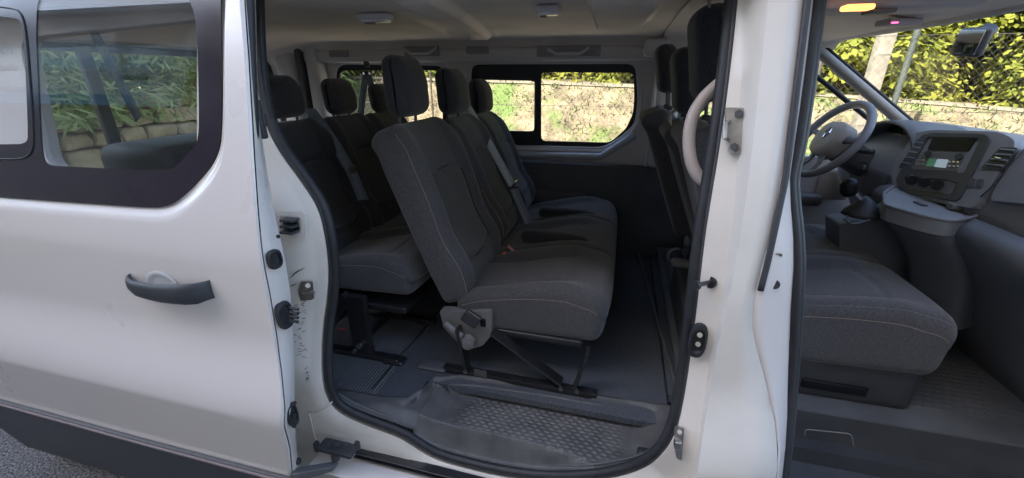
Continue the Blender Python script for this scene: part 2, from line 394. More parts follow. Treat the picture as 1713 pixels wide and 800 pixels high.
# dry stone wall and oleanders behind the van
STONE = mat('field_stone', (.32, .24, .14), .9, nscale=4, noise_amt=.3, c2=(.50, .42, .28), bump=1, bscale=25)
STONE.node_tree.nodes['Bump'].inputs['Distance'].default_value = .02
sw = MB(); rs = random.Random(5); z = 0.0
WX = -5.9
while z < 1.35:
    hh = rs.uniform(.16, .30); y = -3.0
    while y < 6.3:
        ww = rs.uniform(.25, .6)
        sw.rbox((WX + rs.uniform(-.03, .03), y + ww / 2, z + hh / 2), (.42, ww - .012, hh - .012), rs.uniform(.04, .07), 2, 2, None,
                lambda a, b, c, q=rs.random() * 50: (a + noise.noise(Vector((a * 6 + q, b * 6, c * 6))) * .05, b + noise.noise(Vector((a * 6, b * 6 + q, c * 6))) * .03, c + noise.noise(Vector((a * 6, b * 6, c * 6 + q))) * .025))
        y += ww
    z += hh
sw.box((WX - .1, 1.6, .68), (.2, 9.2, 1.36))
tag(sw.build('stone_wall', STONE, smooth='all'), 'rough yellow dry stone wall under the oleanders behind the van', 'wall')
lab2 = 'oleander shrub with long narrow leaves overhanging the stone wall'; grp2 = 'oleanders along the stone wall'
P2 = thing('oleander_shrub', lab2, 'shrub', (0, 0, 0), grp2)
bush_mesh(5, 2.2, 1.8, 2.4, 80, 260, .070, .34, z0=-.1).build('foliage', LEAF2, P2, fix=False); trunk_mb(2.2, 6, 9, .03).build('trunk', BARK, P2)
k = 0
for y in (.3, 1.7, 3.1, 4.5, 6.0):
    for xx, zz in ((-6.05, 1.25), (-7.4, 1.6)):
        loc = (xx + rb.uniform(-.1, .1), y + (.7 if xx < -7 else 0), zz)
        if k == 0: P2.location = loc
        else: bush(loc, rb.uniform(1, 1.25), P2, 'oleander_shrub', lab2, 'shrub', grp2)
        k += 1
sb = MB(); sb.ladder([[Vector((-6.1, y, 1.3)) for y in (-6, 20)], [Vector((-30, y, 3.0)) for y in (-6, 20)]])
tag(sb.build('terrace_ground', EARTH), kind='structure')

# unseen block added behind the camera to shade the van; the bank stays sunlit
wh = thing('added_shade_block', 'tall warm rendered block added out of view behind the camera to shade the van', 'building', (0, -7.5, 0))
REND = mat('render_wall', (.66, .47, .33), .9, nscale=2, noise_amt=.12, bump=.4, bscale=20)
MB().box((1.2, -9.5, 6.6), (22.4, 4, 13.2)).build('wall', REND, wh); MB().box((1.2, -9.5, 13.3), (22.8, 4.4, .2)).build('roof', mat('roof_sheet', (.25, .24, .23), .6), wh)
for X in (-7, -4, -1, 2, 5, 8, 11):
    for Z in (4.6, 7.6, 10.6):
        wf = MB().box((X, -7.47, Z), (1.3, .08, 1.5)).build('window', PLA3, wh); MB().box((X, -7.42, Z), (1.14, .03, 1.34)).build('pane', FRIT, wf)

an = thing('added_glare_block', 'lower brown block added out of view to keep bright sky out of the door glass', 'building', (-26, -8, 0))  # added out of view to block bright sky reflected in the door glass
MB().box((-26.1, -9.8, 3.9), (32, 3.6, 7.8)).build('wall', mat('glare_block_render', (.26, .19, .15), .9, nscale=2, noise_amt=.12), an); MB().box((-26.25, -9.8, 7.9), (32.2, 3.9, .15)).build('roof', MATS['roof_sheet'], an)

# ================================================================== VAN
van = thing('passenger_van', 'white passenger van with its side door slid open showing dark seats', 'van')

# ---- door opening loop (rubber seal centre line), traced on the body plane
seal_px = [(434, -90), (434, 0), (438, 110), (450, 190), (473, 243), (513, 297), (545, 345), (557, 400), (562, 450), (560, 495), (551, 550), (549, 610), (553, 650), (570, 680), (620, 702), (672, 720), (700, 738), (730, 757), (780, 772), (850, 788), (930, 796), (1010, 791), (1070, 775), (1105, 748), (1124, 710), (1136, 650), (1147, 570), (1156, 500), (1167, 400), (1178, 330), (1190, 260), (1203, 170), (1214, 80), (1222, 0), (1230, -90)]
SEAL = [onskin(p.x, p.y, .075) for p in smoothpx(seal_px, 2)]
SEALr = resample(SEAL, 150)
t = MB(); t.tube(SEALr, .0125, 10); t.build('door_seal', RUB, van, smooth='all')
t = MB(); t.tube([p + Vector((0, -.006, 0)) + (Vector((0, 0, 1.1)) - p).cross(Vector((0, 1, 0))).normalized() * 0 + (Vector((p.x, 0, p.z)) - Vector((-.3, 0, 1.2))).normalized() * .012 for p in SEALr], .006, 8); t.build('seal_lip', PLA, van, smooth='all')

# ---- jamb around the opening: loops from the seal outwards
def jamb():
    sp = [Vector((p.x, p.y)) for p in smoothpx(seal_px, 2)]
    n = len(sp); rows = [[] for _ in range(8)]
    def interp(tab, y):
        if y <= tab[0][0]: return tab[0][1]
        for (a, xa), (b, xb) in zip(tab, tab[1:]):
            if y <= b: return xa + (xb - xa) * (y - a) / (b - a)
        return tab[-1][1]
    crease = [(-90, 1258), (0, 1250), (100, 1243), (200, 1236), (300, 1232), (390, 1224), (500, 1208), (560, 1196), (650, 1180), (760, 1168), (900, 1140)]
    panelL = [(-90, 1292), (0, 1285), (150, 1270), (300, 1253), (390, 1240), (490, 1222), (560, 1205), (650, 1188), (750, 1173), (900, 1150)]
    panelR = [(-90, 1352), (0, 1345), (150, 1328), (300, 1306), (390, 1289), (440, 1276), (490, 1262), (520, 1256), (560, 1258), (600, 1270), (650, 1284), (700, 1296), (750, 1302), (820, 1298), (900, 1290)]
    for i, p in enumerate(sp):
        a, b = sp[max(0, i - 1)], sp[min(n - 1, i + 1)]; t = (b - a).normalized(); nrm = Vector((-t.y, t.x))   # outward (loop runs down-left, right, up)
        if p.x < 800 and p.y < 640: outx = 'L'
        elif p.x > 1090: outx = 'R'
        else: outx = 'B'
        # all targets in pixel space with their offsets from the skin
        if outx == 'R':
            y = p.y if p.y < 700 else p.y + (p.y - 700) * 1.5
            T = [(p, .078), (p + nrm * 9, .078), (p + nrm * 13, .060), (Vector((interp(crease, y), y)), .052), (Vector((lerp(interp(crease, y), interp(panelL, y), .55), y)), .018), (Vector((interp(panelL, y), y)), .0), (Vector((lerp(interp(panelL, y), interp(panelR, y), .5), y)), 0), (Vector((interp(panelR, y), y)), 0)]
        elif outx == 'L':
            T = [(p, .078), (p + nrm * 9, .078), (p + nrm * 13, .062), (p + nrm * 26, .055), (p + nrm * 34, .052), (p + nrm * 48, .036), (Vector((p.x - 90, p.y + 10)), .034), (Vector((330, p.y + 30)), .034)]
        else:
            f = sstep(760, 1090, p.x); q = 0 if p.x > 620 else (620 - p.x)
            T = [(p, .078), (p + nrm * 9, .078), (p + nrm * 13, .062), (p + nrm * 26, .050), (p + nrm * 40, .046), (p + nrm * 58 + Vector((-q, 0)), .044), (p + nrm * 80 + Vector((-q * 1.8, 0)), .044), (Vector((p.x + f * 60 - q * 3, 960)), .044)]
        for k, (q_, off) in enumerate(T): rows[k].append((q_, off))
    # smooth the loops a little so that the three sides flow into one another
    for r_ in rows[3:]:
        for _ in range(3):
            c = [(q.copy(), o) for q, o in r_]
            for i in range(1, n - 1): r_[i] = ((c[i - 1][0] + c[i][0] * 2 + c[i + 1][0]) / 4, (c[i - 1][1] + 2 * c[i][1] + c[i + 1][1]) / 4)
    return [[onskin(q.x, q.y, o) for q, o in r_] for r_ in rows], interp, panelR
jr, interp, panelR = jamb()
MB().ladder(jr).build('door_jamb', PAINT2, van, smooth=50, solid=.002)

# ---- front part of the pillar: black trim, front door shut face, front seal
ys = [-90, 0, 60, 120, 180, 240, 300, 350, 390, 440, 490, 520, 560, 600, 650, 700, 750, 800, 860]
blueR = [(-90, 1372), (0, 1364), (150, 1342), (300, 1320), (390, 1318), (440, 1316), (490, 1315), (560, 1311), (650, 1294), (700, 1297), (750, 1303), (900, 1290)]
sealF = [(-90, 1372), (0, 1362), (150, 1344), (270, 1326), (310, 1322), (390, 1332), (440, 1335), (490, 1333), (560, 1330), (650, 1323), (700, 1320), (750, 1315), (800, 1309), (900, 1300)]
pr = [onskin(interp(panelR, y), y, 0) for y in ys]
b1 = [onskin(interp(panelR, y) + .25 * max(0, interp(sealF, y) - interp(panelR, y)), y, .006) for y in ys]
b2 = [onskin(interp(panelR, y) + .8 * max(2, interp(sealF, y) - interp(panelR, y)), y, .045) for y in ys]
b3 = [onskin(interp(sealF, y) + 2, y, .07) for y in ys]
MB().ladder([pr, b1, b2, b3]).build('front_door_jamb', PAINT, van, smooth=60, solid=.002)
fs = [onskin(interp(sealF, y) + (-3 if y > 250 else 3), y, .06) for y in ys]
t = MB(); t.tube(resample(fs, 60), .013, 10); t.build('front_door_seal', RUB, van, smooth='all')
t = MB(); t.tube(resample([p + Vector((.014, .01, 0)) for p in fs], 60), .009, 8); t.build('seal_lip', PLA, van, smooth='all')
tr = [(0, 1351), (150, 1333), (300, 1314), (390, 1295), (440, 1284), (487, 1272)]
tr = [(-90, 1362)] + tr
tp = [onskin(x, y, -.004) for y, x in tr]
t = MB(); t.tube(resample(tp, 40), .0065, 8, flat=.4, up=(0, 1, 0)); t.build('pillar_trim_strip', PLA, van, smooth='all')

# small fittings on the pillar
def onp(x, y, off=0): return onskin(x, y, off)
t = MB(); c = onp(1211, 219, .042)
t.plate(roundpoly([onp(1212, 180, .05), onp(1245, 180, .04), onp(1237, 257, .04), onp(1217, 255, .05), onp(1219, 234, .05), onp(1210, 232, .05), onp(1213, 203, .05)], .006, 3), [], (0, -.006, 0))
t.tube([onp(1219, 203, .04), onp(1214, 206, .015), onp(1212, 230, .015), onp(1217, 233, .04)], .0045, 8)
t.build('lock_striker', METAL, van, smooth=True)
for px, py in ((1236, 190), (1228, 246)):
    MB().cyl(onp(px, py, .045), onp(px, py, .028), .0085, 6).build('striker_bolt', PLA2, van)
t = MB(); a = onp(1190, 472, .06); b = onp(1166, 477, .02)
t.cyl(a, a + (b - a) * .12, .014, 20); t.cyl(a, b, .0055, 14); t.cyl(b, b + (b - a) * .12, .011, 20, .009); t.build('guide_pin', BMETAL, van, smooth=True)
def oval_bump(px, py, w_, h_, off, name='bump_stop', parent=van, n=(0, -1, 0), basem=RUB, p=None, tilt=0):
    p = p or onp(px, py, off); N = Vector(n).normalized(); U = Vector((0, 0, 1)); U = (U - N * U.dot(N)).normalized(); W = U.cross(N)
    if tilt: q = Matrix.Rotation(tilt, 3, N); U = q @ U; W = q @ W
    mb = MB()
    def ring(s_, d): 
        out = []
        for k in range(24):
            a_ = k / 24 * 2 * math.pi; e = .75; cx = math.copysign(abs(math.cos(a_)) ** e, math.cos(a_)); sy = math.copysign(abs(math.sin(a_)) ** e, math.sin(a_))
            out.append(p + W * cx * w_ * s_ + U * sy * h_ * s_ + N * d)
        return out
    rr = [ring(1, -.002), ring(1, .006), ring(.88, .009), ring(.7, .009), ring(.62, .002), ring(.5, .002), ring(.01, .001)]
    mb.ladder(rr, closed=True); return mb.build(name, basem, parent, smooth=True)
oval_bump(1167, 569, .020, .047, .048)
for dz in (-.012, .014):
    MB().cyl(onp(1169, 569, .052) + Vector((0, 0, dz)), onp(1169, 569, .038) + Vector((0, 0, dz)), .006, 12).build('bump_stop_screw', METAL, van, smooth=True)
MB().cyl(onp(1296, 476, .03), onp(1296, 476, .018), .010, 20).build('pillar_grommet', RUB, van, smooth=True)
t = MB(); t.tube([onp(1293, 425, .03), onp(1297, 423, .01), onp(1305, 424, .01), onp(1307, 429, .03)], .003, 8); t.box(onp(1300, 427, .03), (.02, .004, .014)); t.build('lock_striker', METAL, van, smooth=True)
# lower right bracket
t = MB(); t.plate(roundpoly([onp(1128, 712, .05), onp(1144, 714, .05), onp(1140, 768, .05), onp(1131, 764, .05), onp(1128, 742, .05)], .004, 3), [], (0, -.006, 0)); t.box(onp(1134, 742, .04), (.018, .02, .022), bev=.003)
t.cyl(onp(1137, 723, .05), onp(1137, 723, .035), .006, 10); t.build('lower_hinge_bracket', METAL, van, smooth=True)

# ---- rear jamb fittings
t = MB(); t.plate(roundpoly([onp(505, 470, .030), onp(523, 469, .030), onp(526, 500, .030), onp(505, 502, .030), onp(501, 485, .030)], .006, 3), [], (0, -.006, 0))
t.tube([onp(508, 491, .024), onp(509, 490, .004), onp(525, 489, .004), onp(526, 490, .024)], .0045, 8); t.cyl(onp(515, 478, .030), onp(515, 478, .012), .007, 14); t.build('lock_striker', METAL, van, smooth=True)
t = MB()   # slot with black latch catch
t.plate(roundpoly([onp(463, 352, .030), onp(512, 354, .030), onp(514, 398, .030), onp(470, 400, .030)], .012, 4), [roundpoly([onp(468, 361, .030), onp(505, 363, .030), onp(507, 390, .030), onp(472, 392, .030)], .008, 4)], (0, -.004, 0)); t.build('slot_surround', PAINT2, van, smooth=True)
t = MB(); t.rbox(onp(487, 376, .024), (.050, .012, .036), .006, 2, 1); t.build('latch_recess', SCR, van, smooth=True)
t = MB()
for dy in (-8, 2, 12): t.rbox(onp(484, 376 + dy, .012), (.042, .03, .007), .002, 2, 1)
t.build('latch_fins', PLA, van, smooth=True)
rn = random.Random(2); t = MB()
def scratch(x, y, l, a, w_=.6, off=.028):
    d = Vector((math.cos(a), math.sin(a))); q = Vector((-d.y, d.x)); P = [Vector((x, y)) + d * l * k / 5 + q * rn.uniform(-.8, .8) for k in range(6)]
    r0 = [onp(*(p + q * w_ * math.sin(math.pi * (k + .3) / 5.6)), off) for k, p in enumerate(P)]; r1 = [onp(*(p - q * w_ * math.sin(math.pi * (k + .3) / 5.6)), off) for k, p in enumerate(P)]
    t.ladder([r0, r1])
scratch(482, 466, 34, -.6, 1.1); scratch(484, 480, 14, -.4, .8)
for k in range(44): scratch(rn.uniform(488, 508), rn.choice([rn.uniform(500, 545), rn.uniform(545, 600)]), rn.uniform(2, 12), rn.uniform(-.6, .3), rn.uniform(.25, .7))
for k in range(26): scratch(rn.uniform(507, 516), rn.uniform(612, 640), rn.uniform(1, 5), rn.uniform(-1.8, .3), rn.uniform(.3, .8), .031)
t.build('paint_scratches', SCUFF, van)['kind'] = 'stuff'
# weld seam across the lower jamb
t = MB(); t.tube(resample([onp(517, 690, .04), onp(530, 692, .036), onp(545, 683, .045), onp(556, 672, .06)], 12), .0022, 6); t.tube(resample([onp(517, 690, .04), onp(524, 720, .036), onp(531, 745, .036)], 12), .002, 6); t.build('sealant_bead', PAINT2, van, smooth='all')

# ---- lower rail, bracket and arm
def rl(x, y, off=.02): return onskin(x, y, off)
t = MB(); a, b = rl(590, 757, .02), rl(900, 836, .02)
dirv = (b - a)
t.prism([a, a + Vector((0, .03, 0)), a + Vector((0, .03, -.028)), a + Vector((0, .0, -.028)), a + Vector((0, 0, -.022)), a + Vector((0, .024, -.022)), a + Vector((0, .024, -.006)), a + Vector((0, 0, -.006))], dirv)
t.build('slide_rail', BMETAL, van)
t = MB(); t.box((a + b) / 2 + Vector((0, -.02, -.045)), (abs(dirv.x) + .3, .09, .010), bev=.003); t.build('sill_ledge', PAINT, van, smooth=True)
t = MB(); t.box((a + b) / 2 + Vector((0, -.012, -.060)), (abs(dirv.x) + .3, .07, .012)); t.build('sill_underseal', PLA, van)
t = MB(); t.rbox(rl(565, 750, .0), (.135, .05, .018), .004, 2, 1); t.rbox(rl(530, 747, .0), (.016, .02, .040), .004, 2, 1); t.rbox(rl(598, 745, .0), (.016, .014, .032), .004, 2, 1)
for k in range(3): t.rbox(rl(552 + 14 * k, 744, -.01), (.014, .012, .012), .002, 2, 1)
t.cyl(rl(562, 769, -.03), rl(562, 769, -.03) + Vector((0, 0, .02)), .014, 14); t.build('roller_carriage', PLA, van, smooth=True)
t = MB(); p, q = rl(566, 772, -.02), rl(498, 786, -.09); t.prism([p + Vector((0, 0, .006)), p + Vector((0, 0, -.012)), q + Vector((0, 0, -.032)), q + Vector((0, 0, .012))], (0, -.03, 0)); t.build('roller_arm', PLA2, van, bevel=.003)

# ---- sliding door (slid back), outboard of the body
DO = -.115
win_o = [(-60, 324), (0, 330), (60, 335), (120, 339), (190, 344), (245, 348), (272, 348), (296, 338), (320, 318), (345, 290), (362, 262), (370, 232), (372, 190), (371, 120), (369, 40), (367, -90)]
dor_o = [(-60, 658), (0, 672), (70, 691), (150, 713), (240, 737), (330, 761), (420, 785), (476, 800), (486, 800), (483, 752), (474, 690), (466, 612), (455, 540), (437, 440), (424, 250), (408, -90)]
def dskin(z): return skin(z)
wr = resample([onskin(p.x, p.y, DO) for p in smoothpx(win_o, 2)], 90)
# boundary of the door opened out so that the corner gets its own points
A_ = [onskin(x, y, DO) for x, y in [(-60, 656), (0, 670), (120, 703), (240, 736), (360, 768), (474, 798)]]
B_ = [onskin(x, y, DO) for x, y in [(484, 800), (482, 752), (474, 690), (469, 640), (462, 590), (456, 545), (447, 490), (437, 440), (430, 380), (424, 300), (418, 200), (412, 100), (405, 0), (398, -90)]]
dr = resample(A_, 46) + resample(B_, 44)
rows = []
N = 90
for k in range(N + 1):
    tt = k / N; row = []
    for a, b in zip(wr, dr):
        p = a.lerp(b, tt); d = (p.lerp(a, 0) - a).length
        Y = dskin(p.z) + DO
        Y += .010 * (1 - sstep(.0, .035, d)) * 1.0       # step in at the glass rebate
        e = (b - p).length; Y += .006 * (1 - sstep(0, .012, e))
        row.append(Vector((p.x, Y, p.z)))
    rows.append(row)
door = MB().ladder(rows).build('sliding_door', PAINT, van, smooth=60)
# front edge face of the door (faces forward)
eo = [p + Vector((0, .004, 0)) for p in rows[-1][46:]]
ei_px = [(504, 800), (497, 752), (492, 690), (493, 640), (492, 590), (489, 540), (486, 490), (476, 430), (458, 350), (444, 270), (434, 200), (430, 100), (428, 0), (425, -90)]
ei = resample([onskin(x, y, DO + .062) for x, y in ei_px], 44)
mid = [a.lerp(b, .3) + Vector((.006, 0, 0)) for a, b in zip(eo, ei)]
mid2 = [a.lerp(b, .75) + Vector((.004, 0, 0)) for a, b in zip(eo, ei)]
back = [Vector((b.x - .10, b.y + .01, b.z)) for b in ei]
MB().ladder([eo, mid, mid2, ei, back]).build('door_edge', PAINT, door, smooth=50)
# lower inner skin so that the door has thickness
MB().ladder([[p + Vector((0, .07, .0)) for p in rows[k][:46]] for k in range(0, N + 1, 10)]).build('door_inner_panel', PAINT2, door, smooth='all')
# rubber strip along the upper front edge
es = resample([onskin(x, y, DO + .022) + Vector((.006, 0, 0)) for x, y in [(429, 388), (425, 300), (421, 200), (417, 100), (414, 0), (410, -90)]], 30)
t = MB(); t.tube(es, .0105, 8); t.build('edge_weatherstrip', RUB, door, smooth='all')
# black sill cladding under the door
c0 = [onskin(x, y, DO + .0) for x, y in [(-60, 658), (0, 673), (120, 706), (240, 739), (360, 771), (474, 801), (492, 806)]]
c0 = [p + Vector((0, .006, .012)) for p in resample(c0, 30)]; zt = c0[0].z
c1 = [Vector((p.x, p.y - .012, p.z - .004)) for p in c0]; c2 = [Vector((p.x, p.y - .010, p.z - .09)) for p in c0]; c3 = [Vector((p.x, p.y + .015, p.z - .30)) for p in c0]; c4 = [Vector((p.x, p.y + .12, p.z - .31)) for p in c0]
left = atY(22, 735, -.1).x
def cut(rw):     # the cladding ends in a slanted tip ahead of the wheel arch
    return [Vector((max(p.x, left - .30 + (c0[0].z - p.z) * 1.0), p.y, p.z)) for p in rw]
MB().ladder([c0, c1, cut(c2), cut(c3), cut(c4)]).build('sill_cladding', PLA, door, smooth=40)
t = MB(); t.tube(resample([p + Vector((0, -.014, -.012)) for p in c0], 30), .0065, 6); t.build('cladding_lip', mat('grey_lip', (.16, .13, .13), .5), door, smooth='all')
# window: black printed border and clear pane
def dwin(x, y, off=0): return onskin(x, y, DO + .004 + off)
# glass plane: fit a plane so that the slab is flat
gp = [dwin(272, 346), dwin(370, 120), dwin(0, 328)]
gn = (gp[1] - gp[0]).cross(gp[2] - gp[0]).normalized()
if gn.y > 0: gn = -gn
def G(x, y, d=0): return atP(x, y, gp[0] + gn * d, gn)
outer = [G(p.x, p.y) for p in smoothpx([(-70, 326), (0, 330), (120, 339), (245, 347.5), (275, 347), (300, 335), (345, 290), (364, 258), (370, 225), (371, 120), (368, -60), (367, -110)], 2)] + [G(-70, -110)]
pane = [G(p.x, p.y) for p in smoothpx([(60, 60), (62, 100), (66, 200), (70, 262), (78, 277), (120, 279), (200, 283), (275, 285), (292, 281), (322, 250), (332, 235), (333, 180), (330, 60), (322, 5), (300, -12), (200, -22), (80, -22), (62, 0)], 2, True)]
pane2 = [G(p.x, p.y) for p in smoothpx([(-60, 240), (30, 242), (44, 238), (47, 228), (44, 150), (40, 60), (34, 34), (20, 29), (-60, 22)], 1, True)]
MB().plate(outer, [pane, pane2], gn * -.004).build('window_border', FRIT, door, smooth=True)
MB().plate([p - gn * .0005 for p in pane], [], gn * -.003).build('window_pane', GLASSN, door)
MB().plate([p - gn * .0005 for p in pane2], [], gn * -.003).build('window_pane', GLASSN, door)
t = MB(); t.tube(resample([G(p.x, p.y, .001) for p in smoothpx([(-60, 264), (0, 266), (38, 266), (52, 258), (57, 240), (50, 130), (43, 50), (35, 20), (18, 13), (-60, 6)], 2)], 60), .0022, 6); t.build('slider_gasket', RUB, door, smooth='all')
# handle with its dished recess
hb = onskin(270, 478, DO); 
dish = MB(); H0 = onskin(273, 478, DO)
rr = []
for k in range(7):
    s_ = 1 - k / 6; rr.append([Vector((H0.x + math.cos(a) * .062 * s_ + .004, skin(H0.z) + DO - .0022 + .0 * (1 - s_ * s_), H0.z + math.sin(a) * .048 * s_)) for a in [j / 28 * 6.2832 for j in range(28)]])
for k, r_ in enumerate(rr):
    s_ = 1 - k / 6
    for p in r_: p.y += (-.004 * math.exp(-((s_ - .86) / .12) ** 2)) 
dish.ladder(rr, closed=True); dish.build('handle_recess', mat('recess_paint', (.60, .60, .60), .3, coat=.4, noise_amt=.03), door, smooth='all')
hp = [(222, 466), (232, 470), (248, 474), (268, 477), (288, 480), (308, 481), (328, 482), (344, 483), (352, 483)]
P_ = [onskin(x, y, DO) for x, y in hp]; outs = [.010, .024, .034, .038, .040, .040, .038, .030, .014]
rad = [(.008, .016), (.009, .020), (.010, .024), (.010, .026), (.010, .027), (.011, .029), (.012, .031), (.012, .031), (.010, .028)]
V = []
for p, o_, (a, b) in zip(P_, outs, rad):
    ring = []
    for k in range(14):
        th = k / 14 * 6.2832; ring.append(p + Vector((0, -o_ - math.cos(th) * a, math.copysign(abs(math.sin(th)) ** .8, math.sin(th)) * b)))
    V.append(ring)
t = MB(); t.ladder(V, closed=True); t.ladder([V[-1], [p + Vector((.006, .012, 0)) for p in V[-1]], [Vector((V[-1][0].x + .007, p.y * .2 + (P_[-1].y + .004) * .8, p.z)) for p in V[-1]]], closed=True); t.ladder([V[0], [Vector((p.x - .006, P_[0].y + .004, p.z)) for p in V[0]]], closed=True)

t.build('door_handle', PLA, door, smooth=True)
# fittings on the door edge
def edgep(x, y, f=.5): return onskin(x, y, DO + .062 * f - .002) + Vector((.010, 0, 0))
EN = Vector((.985, -.15, .05)).normalized()
oval_bump(0, 0, .020, .026, 0, 'edge_stop', door, EN, p=edgep(453, 433))
oval_bump(0, 0, .024, .041, 0, 'edge_connector', door, EN, p=edgep(470, 526))
t = MB()
for k, dy in enumerate((-12, -5, 2, 9)): q = edgep(480, 526 + dy); t.tube([q, q + Vector((.028, -.002, 0))], .0042, 8)
t.build('connector_pins', PLA, door, smooth=True)
oval_bump(0, 0, .017, .042, 0, 'edge_latch', door, EN, p=edgep(483, 692, .6))
for dy in (-20, 0, 18):
    q = edgep(483, 692 + dy, .6) + EN * .008; MB().cyl(q, q + EN * .006, .006, 10).build('edge_latch_bolt', BMETAL, door, smooth=True)
t = MB(); q = edgep(492, 770, .6); t.rbox(q, (.03, .02, .022), .008, 2, 1); t.build('edge_buffer', RUB, door, smooth=True)
MB().cyl(edgep(459, 395) , edgep(459, 395) + EN * .004, .005, 12).build('edge_grommet', RUB, door, smooth=True)
t = MB(); t.rbox(edgep(429, 200, .85), (.02, .018, .095), .006, 2, 1); t.rbox(edgep(431, 200, .9) + Vector((.008, 0, 0)), (.012, .012, .03), .003, 2, 1); t.build('upper_roller_bracket', PLA, door, smooth=True)

# ---- body shell: rear near side, far side, rear, roof
def nw(x, z, off=0): return Vector((x, .10 + (z - 1.17) * .16 + off, z))
# near rear side above and below belt
xa, xb = -1.06, -2.36
hole = roundpoly([nw(-1.12, 1.40), nw(-1.98, 1.36), nw(-2.0, 1.80), nw(-1.10, 1.84)], .07, 5)
MB().plate([nw(xb, 1.17), nw(xa, 1.17), nw(xa, 1.92), nw(xb, 1.92)], [hole], (0, .05, 0)).build('rear_side_panel', TRIM, van, bevel=.004)
MB().box(((xa + xb) / 2, .125, .86), (xb - xa, .05, .62)).build('rear_side_lower_panel', PLA2, van)
MB().plate([p + Vector((0, .02, 0)) for p in hole], [], (0, .003, 0)).build('rear_side_window', glass('quarter_glass', (.98, .985, .985), .4), van)
# far side
def fw(x, z, off=0): return Vector((x, FWY(z) + off, z))
X0, X1 = -2.36, .42
w2 = [onfar(p[0], p[1]) for p in [(787, 108), (1063, 107), (1067, 165), (1062, 208), (1040, 228), (1010, 247), (850, 243), (787, 240)]]
w3 = [onfar(p[0], p[1]) for p in [(560, 108), (745, 110), (750, 225), (560, 232)]]
h2, h3 = roundpoly(w2, .05, 4), roundpoly(w3, .08, 5)
MB().plate([fw(X0, 1.12), fw(X1, 1.12), fw(X1, 1.80), fw(X0, 1.80)], [h2, h3], (0, .06, 0)).build('far_side_panel', TRIM, van, bevel=.008)
pR = [onfar(*p, .02) for p in [(905, 121), (1060, 122), (1061, 165), (1059, 190), (1047, 216), (1020, 239), (905, 236)]]
pL = [onfar(*p, .02) for p in [(799, 132), (896, 134), (895, 221), (799, 219)]]
p3 = [onfar(*p, .02) for p in [(568, 118), (738, 118), (741, 215), (568, 222)]]
ex = lambda lp: [Vector((c_.x + (p.x - c_.x) * 1.03, p.y + .02, c_.z + (p.z - c_.z) * 1.06)) for c_ in [sum(lp, Vector()) / len(lp)] for p in lp]
f2 = MB().plate(ex(h2), [roundpoly(pR, .03, 3), roundpoly(pL, .02, 3)], (0, .012, 0)).build('middle_window_frame', RUB, van)
MB().plate([p + Vector((0, .004, 0)) for p in pR], [], (0, .003, 0)).build('window_pane', GLASS, f2)
MB().plate([p + Vector((0, .004, 0)) for p in pL], [], (0, .003, 0)).build('window_pane', GLASS, f2)
t = MB(); t.tube(resample([p + Vector((0, -.004, 0)) for p in roundpoly(pL, .02, 3)], 50, True), .006, 6, closed=True); t.build('sliding_pane_frame', PLA, f2, smooth='all')
f3 = MB().plate(ex(h3), [roundpoly(p3, .05, 4)], (0, .012, 0)).build('rear_window_frame', RUB, van)
MB().plate([p + Vector((0, .004, 0)) for p in p3], [], (0, .003, 0)).build('window_pane', GLASS, f3)
for hh in (h2, h3):
    c_ = sum(hh, Vector()) / len(hh)
    t = MB(); t.tube(resample([Vector((c_.x + (p.x - c_.x) * 1.06, p.y + .004, c_.z + (p.z - c_.z) * 1.13)) for p in hh], 80, True), .012, 8, closed=True); t.build('window_surround_moulding', TRIM, van, smooth='all')
# rolled ledge under the far window
t = MB(); t.tube([onfar(868, 259, -.02), onfar(1005, 262, -.02), onfar(1062, 226, -.015)], .022, 12); t.build('window_sill_moulding', mat('silver_trim', (.45, .47, .50), .35, noise_amt=.05), van, smooth='all')
# dark lower lining, far wall
MB().rbox(((X0 + .44) / 2, 1.745, .875), (.44 - X0, .04, .60), .015, 2, 4).build('far_lower_lining', mat('lining_plastic', (.080, .085, .096), .75, noise_amt=.15, bump=.4), van, smooth=True)
t = MB(); t.rbox((-.55, 1.73, .80), (.75, .06, .38), .03, 3, 2); t.build('lining_pocket_bulge', MATS['lining_plastic'], van, smooth=True)
# B pillar trim (far side)
t = MB(); t.rbox((.225, 1.70, 1.49), (.13, .10, .62), .03, 3, 2); t.build('far_pillar_trim', TRIM, van, smooth=True)
t = MB(); t.rbox((.152, 1.655, 1.49), (.02, .02, .60), .006, 2, 1); t.build('pillar_trim_bead', TRIM, van, smooth=True)
t = MB(); t.rbox(atY(1098, 80, 1.62), (.125, .10, .085), .02, 3, 2, None); t.build('pillar_top_cover', TRIM, van, smooth=True)
# outer far skin below belt, roof, rear, floor pan
MB().box((0, 1.90, .80), (4.7, .04, .7)).build('far_outer_panel', PAINT, van)
roof = []
for i in range(17):
    y = .10 + (1.80 - .10) * i / 16; e = abs(i / 8 - 1); z = 1.985 - .035 * e ** 4
    roof.append([Vector((x, y, z - .02 * (x > 0.9))) for x in (-2.42, -1.5, -.5, .4, .9, .97)])
MB().ladder(roof).build('roof_panel', PAINT, van, smooth='all', solid=.01)
rh = roundpoly([Vector((-2.38, .30, 1.20)), Vector((-2.38, 1.72, 1.26)), Vector((-2.38, 1.66, 1.80)), Vector((-2.38, .34, 1.80))], .09, 5)
MB().plate([Vector((-2.38, .12, .45)), Vector((-2.38, 1.86, .45)), Vector((-2.38, 1.74, 1.94)), Vector((-2.38, .20, 1.94))], [rh], (-.05, 0, 0)).build('tailgate', TRIM, van, bevel=.006)
t = MB(); t.tube(resample(rh, 80, True), .018, 8, closed=True); t.build('tailgate_window_seal', RUB, van, smooth='all')
MB().plate([p + Vector((-.02, 0, 0)) for p in rh], [], (-.003, 0, 0)).build('tailgate_window', GLASS, van)
